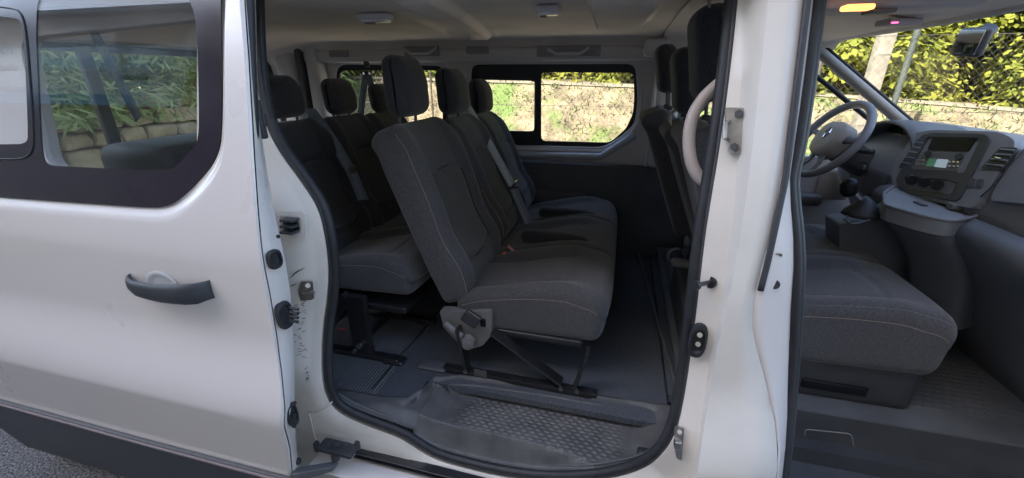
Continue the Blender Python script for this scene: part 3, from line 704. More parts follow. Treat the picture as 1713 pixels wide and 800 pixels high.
MB().rbox((-2.36, .60, 1.5), (.03, .052, .62), .006, 2, 1).build('tailgate_mullion', PLA2, van, smooth=True)
t = MB(); t.rbox((-2.22, 1.70, 1.35), (.16, .14, 1.15), .04, 3, 2); t.build('rear_corner_trim', TRIM, van, smooth=True)
t = MB(); t.rbox((-2.10, 1.67, 1.35), (.045, .10, 1.1), .015, 3, 2); t.build('rear_corner_channel', PLA2, van, smooth=True)
t = MB(); t.rbox((-2.02, 1.70, 1.40), (.10, .12, 1.0), .03, 3, 2); t.build('rear_quarter_trim', TRIM, van, smooth=True)
MB().box((-.2, 1.06, .50), (4.3, 1.46, .12)).build('floor_pan', PLA, van)
# front: bonnet, wings and bulkhead simply closed
bon = [[Vector((x, y, z)) for x, z in ((1.95, 1.16), (2.25, 1.10), (2.6, .98), (2.72, .80), (2.75, .35))] for y in (.06, .3, .98, 1.66, 1.90)]
MB().ladder(bon).build('bonnet', PAINT, van, smooth=50, solid=.01)
for Y, zc in ((1.83, .2),):
    for X in (-1.95, 2.0):
        wl = MB(); wl.tube([(X, Y - .11, .33), (X, Y - .10, .33), (X, Y + .10, .33), (X, Y + .11, .33)], [.29, .33, .33, .29], 32)
        wo = wl.build('wheel', RUB, van, smooth=True); MB().cyl((X, Y - .115, .33), (X, Y + .115, .33), .2, 24).build('wheel_rim', METAL, wo, smooth=True)

# ---- headliner
def ridge(px, y0, y1, x0, x1, wd, x, y):
    t_ = (y - y0) / (y1 - y0); c_ = x0 + (x1 - x0) * t_; d = (x - c_) / wd
    return (sstep(-1.15, -.98, d) * (1 - sstep(.8, 1.4, d))) * (1 - sstep(1.0, 1.12, t_))
rows = []
for i in range(601):
    x = -2.34 + 3.30 * i / 600; row = []
    for j in range(91):
        y = .12 + 1.60 * j / 90; e = abs(j / 45 - 1)
        z = 1.872 + .02 * (1 - e * e) - .055 * (sstep(.84, 1, e) ** 1.3 if j > 45 else -.6 * sstep(.8, 1, e)) + noise.noise(Vector((x * 2, y * 2, 0))) * .003
        z -= .024 * ridge(0, .2, 1.42, -.545, -.775, .050, x, y); z += .020 * ridge(0, .2, 1.32, -.69, -.86, .07, x, y) * sstep(.6, 1.2, y)
        z -= .030 * ridge(0, .2, 1.05, -.02, -.05, .09, x, y)
        z -= .06 * sstep(-1.9, -2.34, x)
        z -= .045 * sstep(.55, .96, x)
        row.append(Vector((x, y, z)))
    rows.append(row)
MB().ladder(rows).build('headliner', HEAD, van, smooth='all')
# seam between front and rear headliner
t = MB(); t.tube([Vector((.155, y, 1.872 + .02 * (1 - ((y - .95) / .76) ** 2) - .055 * sstep(.84, 1, abs((y - .95) / .76)) ** 1.3 - .001)) for y in np.linspace(.2, 1.7, 30)], .003, 6); t.build('headliner_seam', PLA2, van, smooth='all')
RAILG = mat('rail_grey', (.27, .27, .285), .6)
# side rail over the far windows with grips
t = MB(); t.rbox((-.95, 1.695, 1.800), (2.5, .075, .075), .028, 3, (12, 1, 1)); t.build('cant_rail_trim', TRIM, van, smooth=True)
for x0, x1, yt in ((551, 583, 90), (780, 818, 84)):
    a, b = atY(x0, yt, 1.655), atY(x1, yt, 1.655); MB().rbox((a + b) / 2, (b.x - a.x, .016, .040), .012, 3, 1).build('rail_cap', RAILG, van, smooth=True)
for x0, x1 in ((677, 735), (898, 1005)):
    a, b = atY(x0, 86, 1.655), atY(x1, 86, 1.655)
    g = MB().rbox((a + b) / 2, (b.x - a.x, .012, .055), .015, 3, 1).build('grab_handle', RAILG, van, smooth=True)
    c_ = (a + b) / 2; hw = min(.11, (b.x - a.x) * .42)
    m_ = MB(); m_.tube([c_ + Vector((-hw, 0, .018)), c_ + Vector((-hw, -.028, .010)), c_ + Vector((-hw * .6, -.034, -.014)), c_ + Vector((hw * .6, -.034, -.014)), c_ + Vector((hw, -.028, .010)), c_ + Vector((hw, 0, .018))], .008, 10)
    m_.build('grip', TRIM, g, smooth='all')
# roof lamps
for px, py, wx in ((628, 32, .12), (917, 20, .075)):
    p = atZ(px, py, 1.868); b_ = MB().rbox(p + Vector((0, 0, .006)), (wx, .055, .022), .008, 3, 1).build('roof_lamp', TRIM, van, smooth=True)
    MB().rbox(p + Vector((0, 0, -.004)), (wx * .85, .045, .014), .008, 3, 1).build('lamp_lens', LENS, b_, smooth=True)
    MB().rbox(p + Vector((-wx * .2, 0, -.012)), (wx * .25, .03, .006), .002, 2, 1).build('lamp_switch', PLA3, b_, smooth=True)

# ---- floor coverings
FL = .592
MB().box((-1.58, .95, FL - .012), (1.58, 1.62, .024)).build('ribbed_floor_mat', m_floor(), van)
MB().box((-.27, 1.02, FL - .010), (1.03, 1.48, .024)).box((-.71, .22, FL - .010), (.15, .12, .024)).build('carpet', m_carpet(), van)
MB().box((.60, 1.08, FL + .004), (.70, 1.34, .03)).build('cab_carpet', m_carpet(), van)
t = MB(); a, b = atZ(622, 650, FL + .004), atZ(735, 522, FL + .004); t.tube([a, a.lerp(b, 2.6)], .004, 6); t.build('floor_joint', RUB, van)
# transition upstand before the front seats
t = MB(); a, b = atZ(1085, 485, FL + .02), atZ(1122, 615, FL + .02); d = (b - a); a = a - d * .9; b = b + d * .35; t.tube([a, b], .008, 8); t.build('floor_divider', PLA2, van, smooth=True)
MB().rbox((.36, .95, .66), (.10, 1.3, .13), .03, 3, 2).build('seat_plinth_step', m_carpet(), van, smooth=True)

# ---- moulded step well
se = [(p.x, p.z) for p in SEALr if -1.0 < p.x < .3 and p.z < .80]
def sealz(x):
    c_ = [z for (xx, z) in se if abs(xx - x) < .03]
    return min(c_) if c_ else .62
bpx = [(578, 654), (632, 663), (679, 665), (705, 651), (730, 628), (777, 627), (900, 643), (994, 660), (1114, 678), (1150, 683)]
bnd = [atZ(x, y, FL + .014) for x, y in bpx]
def bndY(x):
    if x <= bnd[0].x: return bnd[0].y
    for a, b in zip(bnd, bnd[1:]):
        if x <= b.x: return lerp(a.y, b.y, sstep(a.x, b.x, x))
    return bnd[-1].y
rcp = [atZ(*p, FL) for p in [(745, 642), (1041, 687), (766, 672), (958, 701)]]
TR = .552
def stepz(x, y):
    yb = bndY(x); base = FL + .013
    sz = sealz(x)
    y0 = .088 + skin(sz); z = base
    well = sstep(-.74, -.46, x) * (1 - sstep(.12, .235, x))
    s1 = sstep(yb - .004, yb - .036, y)                     # riser
    floorz = TR + (.02 if well > .5 else 0) * sstep(-.55, -.62, x)
    z = lerp(base, floorz, well * s1)
    lip = sstep(y0 + .035, y0, y); z = lerp(z, sz + .016, lip) if well > .5 else z
    if well < .5: z = lerp(z, sz + .02, sstep(y0 + .05, y0, y) * (1 - well))
    # dished toe recess in the riser
    return z
def nonslip(x, y, z):
    if z > TR + .006 or z < TR - .012: return 0
    if not (-.50 < x < .13): return 0
    u = (x + .6) / .030; r_ = int(y / .0145); u += .5 * (r_ % 2); fu = u % 1; fv = (y / .0145) % 1
    f = sstep(.0, .14, fu) * (1 - sstep(.52, .66, fu)) * sstep(.1, .3, fv) * (1 - sstep(.7, .9, fv))
    return .0036 * f * sstep(-.50, -.42, x) * (1 - sstep(.04, .13, x))
rows = []
xs_ = np.linspace(-.97, .27, 420)
zc = {}
sz_arr = [sealz(x) for x in xs_]
sz_arr = np.convolve(np.pad(sz_arr, 8, mode='edge'), np.ones(17) / 17, 'valid')
def _sz(x): return float(np.interp(x, xs_, sz_arr))
sealz = _sz
for j in range(150):
    v = j / 149; row = []
    for x in xs_:
        y0 = .080 + skin(sealz(x)); y = lerp(y0, bndY(x), v); z = stepz(x, y); row.append(Vector((x, y, z + nonslip(x, y, z))))
    rows.append(row)
STEPM = mat('step_plastic', (.078, .078, .082), .5, noise_amt=.25, nscale=14, bump=.5, bscale=420, c2=(.12, .117, .115))
MB().ladder(rows).build('step_well', STEPM, van, smooth='all')
rows2 = [rows[-1], [p + Vector((0, .02, -.012)) for p in rows[-1]]]
MB().ladder(rows2).build('step_well_edge', STEPM, van, smooth='all')
lipr = [Vector((x, .088 + skin(sealz(x)) + .010, max(sealz(x) + .019, 0))) for x in xs_[6:-6:6]]
MB().tube(lipr, .0045, 8).build('step_lip', STEPM, van, smooth='all')
# dished panel in the riser
def rim(pts, r): t = MB(); t.tube(resample(pts, 70, True), r, 8, closed=True); return t
rp = [Vector((-.50, .20, TR + .006)), Vector((-.56, .262, FL + .006)), Vector((-.35, .268, FL + .008)), Vector((0, .262, FL + .004)), Vector((.11, .245, FL - .012)), Vector((.02, .195, TR + .016)), Vector((-.12, .185, TR + .008)), Vector((-.35, .19, TR + .006))]
rpx = [atZ(745, 643, FL - .0), atZ(800, 646, FL - .0), atZ(922, 664, FL), atZ(994, 677, FL), atZ(1041, 687, FL - .01), atZ(1000, 698, FL - .05), atZ(958, 701, FL - .06), atZ(886, 690, FL - .06), atZ(820, 680, FL - .06), atZ(768, 671, FL - .06), atZ(756, 658, FL - .03)]
rim(roundpoly(rpx, .03, 3), .0055).build('toe_recess_rim', STEPM, van, smooth='all')
c_ = sum(rpx, Vector()) / len(rpx)
t = MB(); lp = resample(roundpoly(rpx, .03, 3), 60, True); t.ladder([lp, [p.lerp(c_, .12) + Vector((0, .012, -.006)) for p in lp], [p.lerp(c_, .3) + Vector((0, .02, -.008)) for p in lp], [p.lerp(c_, .99) + Vector((0, .022, -.008)) for p in lp]], closed=True); t.build('toe_recess', STEPM, van, smooth='all')
MB().rbox(atZ(1077, 757, TR + .03), (.04, .03, .02), .008, 2, 1).build('step_clip', RUB, van, smooth=True)

# ================================================================== SEATS
def g(x, m, s_): return math.exp(-((x - m) / s_) ** 2)
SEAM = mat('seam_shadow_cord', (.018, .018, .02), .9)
def seat_back(name, parent, yc, wd, bot, top, th, mt=FAB, label=None, stitch=True, near=False):
    """bot, top: (X, z) of the front face's lower and upper edge"""
    b = Vector((bot[0], 0, bot[1])); t_ = Vector((top[0], 0, top[1])); L = (t_ - b).length; up = (t_ - b).normalized(); fr = Vector((up.z, 0, -up.x))  # front
    def D(x, y, z):          # x thickness (front +), y across, z along the height, centred
        v = z / L + .5; u = y / wd * 2; a = abs(u)
        f = x
        if x > 0:
            bol = sstep(.50, .72, a); f += .027 * bol * (1 - .6 * sstep(.8, 1, a)) * (1 - .5 * sstep(.78, .98, v)) * sstep(.0, .12, v)
            arc = .66 + .045 * (1 - (a / .62) ** 2) if a < .62 else 9
            f -= .016 * g(v, arc, .011) * (a < .6)
            f -= .016 * g(a, .60, .032) * sstep(.12, .2, v) * (1 - sstep(.64, .8, v)) 
            arc2 = .20 - .05 * (1 - (a / .62) ** 2) if a < .62 else 9
            f -= .015 * g(v, arc2, .012) * (a < .6)
            f += .012 * math.cos(min(1, a) * math.pi / 2) * math.sin(math.pi * min(1, max(0, v))) - .010 * g(v, .38, .14)
            f += .010 * g(v, .20, .10)
        f -= .02 * sstep(.85, 1, v)
        yy = y * (1 - .10 * sstep(.72, 1.0, v) ** 1.6 - .04 * sstep(.25, 0, v))
        zz = z - .022 * sstep(.6, 1, a) ** 2 * sstep(.8, 1, v)
        p = (b + t_) / 2 + fr * (f - th / 2) + up * zz
        return (p.x, yc + yy, p.z)
    mb = MB(); mb.rbox((0, 0, 0), (th, wd, L), min(.036, th * .42), 5, (3, 26, 44), None, D)
    o = mb.build(name, mt, parent, smooth='all', label=label)
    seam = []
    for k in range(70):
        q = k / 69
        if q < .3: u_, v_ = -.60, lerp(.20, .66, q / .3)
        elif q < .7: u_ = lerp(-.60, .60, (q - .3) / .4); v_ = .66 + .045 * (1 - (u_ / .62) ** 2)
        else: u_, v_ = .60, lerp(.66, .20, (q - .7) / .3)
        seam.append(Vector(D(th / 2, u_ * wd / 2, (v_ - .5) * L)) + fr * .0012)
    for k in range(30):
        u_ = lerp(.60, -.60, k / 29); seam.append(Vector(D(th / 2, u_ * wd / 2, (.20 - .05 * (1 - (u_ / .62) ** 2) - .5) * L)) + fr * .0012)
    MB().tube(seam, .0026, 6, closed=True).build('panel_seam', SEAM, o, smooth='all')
    if stitch:
        for sgn in ((-1, 1) if near else (-1,)):
            pts = []
            for k in range(60):
                v = .03 + .95 * k / 59; yy = sgn * (wd / 2 - .016); pts.append(Vector(D(th / 2 - .0075, yy, (v - .5) * L)) + fr * .0015 + Vector((0, sgn * .0018, 0)))
            if sgn == -1: MB().tube(pts, .00125, 5).build('seam_stitching', STITCH, o, smooth='all')
    return o
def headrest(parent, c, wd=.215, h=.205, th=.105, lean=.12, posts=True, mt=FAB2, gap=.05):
    M = Matrix.Rotation(-lean, 3, 'Y')
    def D(x, y, z):
        v = z / h; a = abs(y / wd * 2)
        x2 = x * (1 - .14 * sstep(.1, .5, v)) - .018 * sstep(.0, .5, v) - (.010 * a * a if x > 0 else -.01 * a * a) + .006 * g(v, -.3, .2)
        return (x2, y * (1 - .07 * sstep(.05, .5, v) - .06 * sstep(-.2, -.5, v)), z)
    mb = MB(); mb.rbox((0, 0, 0), (th, wd, h), .045, 6, (2, 6, 6), None, D); mb.v = [tuple(Vector(c) + M @ Vector(p)) for p in mb.v]
    o = mb.build('headrest', mt, parent, smooth='all')
    pts = [Vector(c) + M @ (Vector(D(th * .32, -wd / 2 + .018, z_))) + Vector((0.004, -.003, 0)) for z_ in np.linspace(-h / 2 + .03, h / 2 - .03, 24)]
    MB().tube(pts, .0011, 5).build('seam_stitching', STITCH, o, smooth='all')
    if posts:
        for s_ in (-.065, .065):
            a = Vector(c) + M @ Vector((0, s_, -h / 2 + .01)); b = Vector(c) + M @ Vector((.0, s_, -h / 2 - gap))
            MB().cyl(a, b, .006, 12).build('headrest_post', PLA2, o, smooth=True)
            MB().rbox(b + Vector((0, 0, .010)), (.032, .034, .022), .008, 3, 1).build('post_guide', PLA, o, smooth=True)
    return o
def cushion(parent, x0, x1, y0, y1, z0, z1r, z1f, nseat=3, mt=FAB, name='seat_cushion', seams=True):
    L, W, Hh = x1 - x0, y1 - y0, .17
    def D(x, y, z):
        u = x / L + .5; v = y / W + .5; s_ = (v * nseat) % 1; a = abs(s_ - .5) * 2
        if v <= .0 or v >= 1: a = 1
        top = lerp(z1r, z1f, sstep(0, .8, u)); bot = z0 + .015 * u
        w_ = z / Hh + .5; zz = lerp(bot, top, w_)
        if z > 0:
            zz += .016 * sstep(.55, .82, a) * sstep(.02, .2, u) * (1 - sstep(.70, .92, u)) * (1 - .8 * sstep(.93, 1, a) * 0)
            zz -= .012 * g(a, .60, .03) * sstep(.05, .15, u) * (1 - sstep(.66, .74, u))
            zz -= .011 * g(u, .70 + .03 * (1 - a * a), .010) * (a < .62)
            zz -= .014 * g(a, 1.0, .05) * (0 < v < 1) * (.015 < v < .985)
            zz -= .012 * g(u, .4, .25) * (a < .6)
            zz += .010 * math.sin(math.pi * min(1, u)) 
            zz -= .030 * sstep(.86, 1, u) ** 2
        xx = x + .018 * (w_ - .3) * sstep(.8, 1, u) - .020 * (abs(2 * v - 1) ** 6) * sstep(.7, 1, u)
        return (x0 + L / 2 + xx, y0 + W / 2 + y, zz)
    mb = MB(); mb.rbox((0, 0, 0), (L, W, Hh), .04, 5, (44, 24 * nseat, 4), None, D); o = mb.build(name, mt, parent, smooth='all')
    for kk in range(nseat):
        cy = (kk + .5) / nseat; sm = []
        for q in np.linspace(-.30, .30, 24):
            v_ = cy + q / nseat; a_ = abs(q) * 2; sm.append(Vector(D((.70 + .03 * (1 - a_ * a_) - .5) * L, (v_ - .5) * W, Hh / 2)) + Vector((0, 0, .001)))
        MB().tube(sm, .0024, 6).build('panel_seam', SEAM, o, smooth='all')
    if seams:
        pts = [Vector(D(x, -W / 2 + .004, Hh / 2 - .045)) + Vector((0, -.0035, -.0)) for x in np.linspace(-L / 2 + .03, L / 2 - .03, 40)]
        pts += [Vector(D(L / 2 - .004, y, Hh / 2 - .045)) + Vector((.0035, 0, 0)) for y in np.linspace(-W / 2 + .04, W / 2 - .04, 60)]
        pts = [p + Vector((0, 0, .004 * math.sin(i * .13))) for i, p in enumerate(pts)]
        MB().tube(pts, .0012, 5).build('seam_stitching', STITCH, o, smooth='all')
    return o

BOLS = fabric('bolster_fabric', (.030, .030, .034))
# ---- middle row
mid_b = thing('bench_seat', 'dark three seat bench nearest the open door, with tilt lever and orange stitching', 'bench seat', (-.3, .9, FL))
cushion(mid_b, -.56, .015, .405, 1.66, .765, .905, .975)
B1 = seat_back('backrest', mid_b, .655, .505, (-.505, .885), (-.755, 1.535), .115, near=True)
seat_back('backrest', mid_b, 1.115, .40, (-.50, .93), (-.765, 1.515), .115)
seat_back('backrest', mid_b, 1.50, .36, (-.50, .93), (-.765, 1.50), .115)
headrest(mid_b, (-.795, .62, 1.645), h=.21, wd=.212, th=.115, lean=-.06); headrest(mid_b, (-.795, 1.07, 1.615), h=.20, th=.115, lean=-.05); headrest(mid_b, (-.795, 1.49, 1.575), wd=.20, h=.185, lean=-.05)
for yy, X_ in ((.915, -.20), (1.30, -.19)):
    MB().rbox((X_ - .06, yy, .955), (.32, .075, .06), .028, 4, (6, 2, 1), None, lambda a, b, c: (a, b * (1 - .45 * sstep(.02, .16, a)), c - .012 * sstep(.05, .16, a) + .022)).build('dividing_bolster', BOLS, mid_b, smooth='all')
bk = MB(); q = atY(858, 424, .80)
MB().rbox(q + Vector((-.02, -.01, -.004)), (.05, .022, .012), .005, 3, 1, Matrix.Rotation(.15, 3, 'Y')).build('belt_buckle', RED, mid_b, smooth=True)
MB().rbox(q + Vector((-.01, .02, .010)), (.05, .018, .010), .004, 3, 1, Matrix.Rotation(.75, 3, 'Y')).build('belt_buckle', mat('pale_red', (.55, .25, .22), .4), mid_b, smooth=True)
# tiny printed size marks on the seats
t = MB()
for px, py in ((788, 499), (838, 436)):
    for k, (dx, w_, h_) in enumerate(((-8, .006, .004), (-3, .003, .008), (1, .007, .003), (4, .003, .007), (9, .008, .0025))):
        p = atY(px + dx, py, .43 if py > 460 else .89); t.box(p + Vector((0, -.002, .002)), (w_, .002, h_))
t.build('printed_marks', WHITEP, mid_b)
# recliner cover
def RC(x, y, Y=.385): return atY(x, y, Y)
cov = roundpoly([RC(735, 519), (RC(770, 522)), RC(822, 521), RC(823, 560), RC(808, 578), RC(790, 584), RC(768, 576), RC(742, 548)], .012, 4)
t = MB(); t.plate(cov, [], (0, .035, 0)); rc = t.build('recliner_cover', PLA3, mid_b, smooth=True, bevel=.004)
t = MB(); k0 = RC(784, 570, .37); t.cyl(k0, k0 + Vector((0, -.022, 0)), .030, 28, .027); t.cyl(k0 + Vector((0, -.02, 0)), k0 + Vector((0, -.030, 0)), .016, 24, .014); t.build('pivot_cap', PLA3, rc, smooth=True)
t = MB(); t.tube(resample([RC(744, 541, .365), RC(758, 553, .36), RC(772, 565, .355)], 8), [.014, .015, .016, .017, .018, .019, .02, .02], 10, flat=.7, up=(0, 1, 0)); t.build('tilt_lever', PLA3, rc, smooth='all')
t = MB(); c_ = RC(788, 533, .365); t.rbox(c_, (.065, .03, .048), .006, 3, 1, Matrix.Rotation(.55, 3, 'Y')); t.build('release_handle', PLA, rc, smooth=True)
t = MB(); t.rbox(RC(793, 527, .348), (.055, .003, .003), .001, 2, 1, Matrix.Rotation(.55, 3, 'Y')); t.build('handle_edge_line', METAL, rc)
t = MB(); t.rbox(RC(808, 540, .384), (.022, .01, .035), .005, 2, 1); t.build('handle_recess', SCR, rc, smooth=True)
# frame
def bar(mb, a, b, w1=.03, w2=.012):
    a, b = Vector(a), Vector(b); d = (b - a); L = d.length; M = d.to_track_quat('Z', 'Y').to_matrix(); mb.rbox((a + b) / 2, (w2, w1, L), .002, 1, 1, M)
def seat_frame(parent, y, px, dx=0, rail=(-.60, .0)):
    z = FL + .012
    t = MB(); t.rbox(((rail[0] + rail[1]) / 2 + dx, y, z), (rail[1] - rail[0], .035, .020), .004, 2, 1); t.rbox(((rail[0] + rail[1]) / 2 + dx, y - .02, z + .004), (rail[1] - rail[0] - .04, .004, .022), .001, 1, 1)
    fr_ = t.build('floor_rail', BMETAL, parent, smooth=True)
    t = MB(); t.rbox((rail[0] - .045 + dx, y + .0, z - .002), (.12, .06, .016), .008, 3, 2); t.build('rail_end_cap', PLA2, parent, smooth=True)
    t = MB(); bar(t, (rail[0] + .10 + dx, y, .605), (rail[0] + .07 + dx, y, .80), .012, .045); t.build('leg', BMETAL, parent)
    t = MB(); bar(t, (rail[1] - .085 + dx, y, .605), (rail[1] - .045 + dx, y, .79), .012, .05); t.build('leg', BMETAL, parent)
    t = MB(); bar(t, (rail[0] + .20 + dx, y + .01, .80), (rail[1] - .13 + dx, y, .63), .008, .05); t.build('diagonal_brace', BMETAL, parent)
    t = MB()
    for X_ in (rail[0] + .10, rail[1] - .13, rail[1] - .07): t.cyl((X_ + dx, y - .03, .622), (X_ + dx, y - .018, .622), .009, 6)
    t.box((rail[0] + .16 + dx, y - .022, .625), (.05, .003, .03)); t.build('rail_bolts', METAL if y < .4 else BMETAL, parent)
seat_frame(mid_b, .36, 0); seat_frame(mid_b, 1.25, 0)
t = MB(); t.rbox((-.28, .95, .775), (.42, 1.1, .03), .008, 2, 1); t.build('seat_pan', BMETAL, mid_b, smooth=True)
# belt crossing the middle seat
def belt(parent, pts, wd, mt, name='seat_belt', buckle=None, wdir=(.3, 1, 0)):
    P = resample(pts, 40); mb = MB(); d = Vector(wdir).normalized() * wd / 2
    rr0 = [p + d for p in P]; rr1 = [p - d for p in P]; o = MB().ladder([rr0, rr1]).build(name, mt, parent, smooth='all', solid=.0015)
    return o
pts = [atY(780, 176, 1.30), atY(790, 192, 1.27), atY(812, 230, 1.24), atY(838, 275, 1.22), atY(858, 312, 1.20)]
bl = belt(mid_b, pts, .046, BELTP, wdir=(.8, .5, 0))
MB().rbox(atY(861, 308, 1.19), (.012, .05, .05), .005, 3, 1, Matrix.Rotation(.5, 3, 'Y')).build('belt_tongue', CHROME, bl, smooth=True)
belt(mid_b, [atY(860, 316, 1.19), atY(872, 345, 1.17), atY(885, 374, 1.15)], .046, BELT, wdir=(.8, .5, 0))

# ---- rear row
rear_b = thing('bench_seat', 'dark rear bench seat behind the middle row with a grey belt across its backrest', 'bench seat', (-1.0, .95, FL))
DX = -.66
cushion(rear_b, -1.25, -.72, .40, 1.60, .855, .95, 1.01, seams=True)
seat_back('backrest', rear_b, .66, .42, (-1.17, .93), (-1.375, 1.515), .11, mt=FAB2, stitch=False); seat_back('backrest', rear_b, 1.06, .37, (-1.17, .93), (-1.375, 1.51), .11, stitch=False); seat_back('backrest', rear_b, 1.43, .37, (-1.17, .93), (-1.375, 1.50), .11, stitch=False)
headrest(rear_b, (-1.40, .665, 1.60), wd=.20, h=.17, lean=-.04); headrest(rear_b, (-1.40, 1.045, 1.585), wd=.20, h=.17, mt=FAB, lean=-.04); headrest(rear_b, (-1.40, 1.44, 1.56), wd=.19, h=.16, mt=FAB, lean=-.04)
for y in (.355, .655, 1.3):
    t = MB(); t.rbox((-1.02, y, FL + .012), (.46, .045, .022), .008, 3, 1); t.rbox((-.815, y, FL + .006), (.09, .055, .022), .010, 3, 1); t.build('floor_rail', BMETAL, rear_b, smooth=True)
    xl = atY(605, 560, .355).x if y < .5 else (atY(655, 500, .655).x if y < 1 else -.95)
    t = MB(); bar(t, (xl, y, .60), (xl, y, .88), .03, .080); t.build('leg', BMETAL, rear_b)
    t = MB(); bar(t, (xl - .22, y, .60), (xl - .04, y, .88), .03, .035); t.build('rear_strut', BMETAL, rear_b)
    t = MB(); t.cyl((xl + .0, y - .03, .66), (xl, y - .017, .66), .012, 12); t.cyl((xl - .03, y - .03, .63), (xl - .03, y - .017, .63), .009, 12); t.build('leg_bolts', METAL, rear_b, smooth=True)
t = MB(); t.tube([(-.99, .36, .618), (-.985, 1.3, .618)], .011, 8); t.tube([(-1.12, .36, .70), (-1.12, 1.3, .70)], .012, 8); t.build('cross_tube', BMETAL, rear_b, smooth=True)
t = MB(); t.rbox((-1.0, .95, .80), (.45, 1.08, .03), .008, 2, 1); t.build('seat_pan', BMETAL, rear_b, smooth=True)
MB().cyl(atY(563, 552, .5), atY(578, 551, .5), .006, 10).build('red_tag', RED, rear_b, smooth=True)
pts = [atY(518, 182, .86), atY(536, 205, .84), atY(560, 240, .82), atY(590, 292, .80), atY(608, 335, .79)]
bl = belt(rear_b, pts, .05, BELT, wdir=(.8, .5, 0)); 
MB().rbox(atY(589, 284, .79), (.012, .05, .035), .004, 3, 1).build('belt_tongue', PLA3, bl, smooth=True)
MB().tube([atX(464, 215, -1.28), atX(470, 225, -1.27), atX(478, 238, -1.26)], .004, 6).build('belt_slot_trim', CHROME, rear_b)
# belts hanging at the far rear window
for pts in ([atY(612, 121, 1.69), atY(602, 202, 1.66)], [atY(614, 121, 1.69), atY(645, 212, 1.60)]): belt(van, pts, .048, BELT, 'rear_seat_belt', wdir=(1, 0, 0))
t = MB(); t.rbox(atY(613, 122, 1.675), (.075, .02, .022), .008, 3, 1); t.rbox(atY(613, 106, 1.675), (.035, .02, .05), .006, 3, 1); t.build('belt_anchor', PLA, van, smooth=True)
for dx in (-5, 5): MB().cyl(atY(613 + dx, 123, 1.664), atY(613 + dx, 123, 1.660), .007, 12).build('belt_anchor_eyelet', CHROME, van)
# belt running down beside the rear near window, seen through the door glass
pts = [atY(126, -6, .42), atY(146, 22, .42), atY(160, 60, .42), atY(192, 120, .43), atY(232, 200, .44)]
o = belt(van, pts, .05, BELT, 'rear_seat_belt', wdir=(1, .0, .6))
MB().rbox(atY(138, 12, .41), (.10, .04, .13), .02, 3, 1, Matrix.Rotation(-.25, 3, 'Y')).build('belt_upper_guide', PLA2, van, smooth=True)
MB().rbox((-2.08, 1.05, 1.15), (.40, 1.2, .5), .06, 3, 2).build('parcel_shelf', PLA2, van, smooth=True)
MB().rbox(atY(478, 188, 1.2), (.05, .08, .03), .01, 2, 1).build('rear_brake_light', RED, van, smooth=True)

# ---- front passenger double bench
fb = thing('front_passenger_bench', 'dark double passenger bench beside the gear lever with pocket in its plinth', 'bench seat', (.7, .7, .6))
def fcush():
    x0, x1, y0, y1 = .42, 1.02, .43, 1.20
    return cushion(fb, x0, x1, y0, y1, .80, 1.0, 1.035, nseat=2, mt=FAB, seams=True)
fcush()
seat_back('backrest', fb, .60, .40, (.50, .97), (.285, 1.565), .12, stitch=False); seat_back('backrest', fb, 1.01, .40, (.50, .97), (.275, 1.53), .12, stitch=False)
headrest(fb, (.245, .60, 1.74), wd=.25, h=.26, th=.13, gap=.07, lean=.1); headrest(fb, (.235, .97, 1.665), wd=.25, h=.24, th=.13, gap=.05, lean=.1)
bx0, bx1 = .30, atY(1530, 680, .46).x
MB().rbox(((bx0 + bx1) / 2, .78, .75), (bx1 - bx0, .64, .18), .03, 3, 2).build('seat_base', PLA, fb, smooth=True)
t = MB(); t.rbox(atY(1395, 648, .457), (.19, .012, .035), .012, 3, 1); t.build('base_pocket', SCR, fb, smooth=True)
for px in (1118, 1128): 
    p = atY(px, 158, 1.0)
t = MB(); t.tube([atY(1124, 215, .95), atY(1120, 202, .95), atY(1122, 190, .95), atY(1130, 184, .95)], .006, 8); t.build('belt_guide', CREAM, fb, smooth='all')
# driver's seat
ds = thing('driver_seat', 'dark driver seat on the far side behind the steering wheel', 'seat', (.6, 1.45, .6))
cushion(ds, .42, .93, 1.22, 1.66, .80, .95, .97, nseat=1, seams=False)
seat_back('backrest', ds, 1.44, .44, (.44, .95), (.21, 1.55), .13, stitch=False)
headrest(ds, (.19, 1.44, 1.715), wd=.24, h=.22, th=.12, gap=.08)
MB().rbox((.66, 1.44, .69), (.42, .36, .2), .03, 3, 1).build('seat_base', PLA2, ds, smooth=True)
t = MB(); c_ = atY(1132, 428, 1.0); t.tube([c_ + Vector((math.cos(a) * .035, 0, math.sin(a) * .035)) for a in np.linspace(1.2, 5.4, 14)], .006, 8); t.build('recliner_wheel', PLA3, fb, smooth='all')
MB().rbox(atY(1140, 440, .95), (.09, .05, .035), .015, 3, 1).build('belt_stalk', PLA3, fb, smooth=True)

# pale grab loop on the pillar
lp = [(1222, 128), (1200, 142), (1175, 165), (1157, 195), (1151, 235), (1156, 275), (1170, 300), (1195, 312), (1215, 300)]
pp = [onskin(p.x, p.y, .115) for p in smoothpx(lp, 2)]
t = MB(); t.tube(resample(pp, 40), .014, 12, flat=.8, up=(0, 1, 0)); t.build('grab_loop', CREAM, van, smooth='all')
# near pillar inner trim behind the seal
t = MB(); tr0 = [onskin(interp([(-90, 1240), (0, 1232), (300, 1196), (500, 1168), (700, 1140), (800, 1128)], y), y, .09) for y in ys]; tr1 = [p + Vector((.04, .12, 0)) for p in tr0]; tr2 = [p + Vector((.13, .12, 0)) for p in tr0]; tr3 = [Vector((b.x + .0, b.y + .03, b.z)) for b in b3]
t.ladder([tr0, tr1, tr2, tr3]); t.build('pillar_inner_trim', TRIM, van, smooth=40)

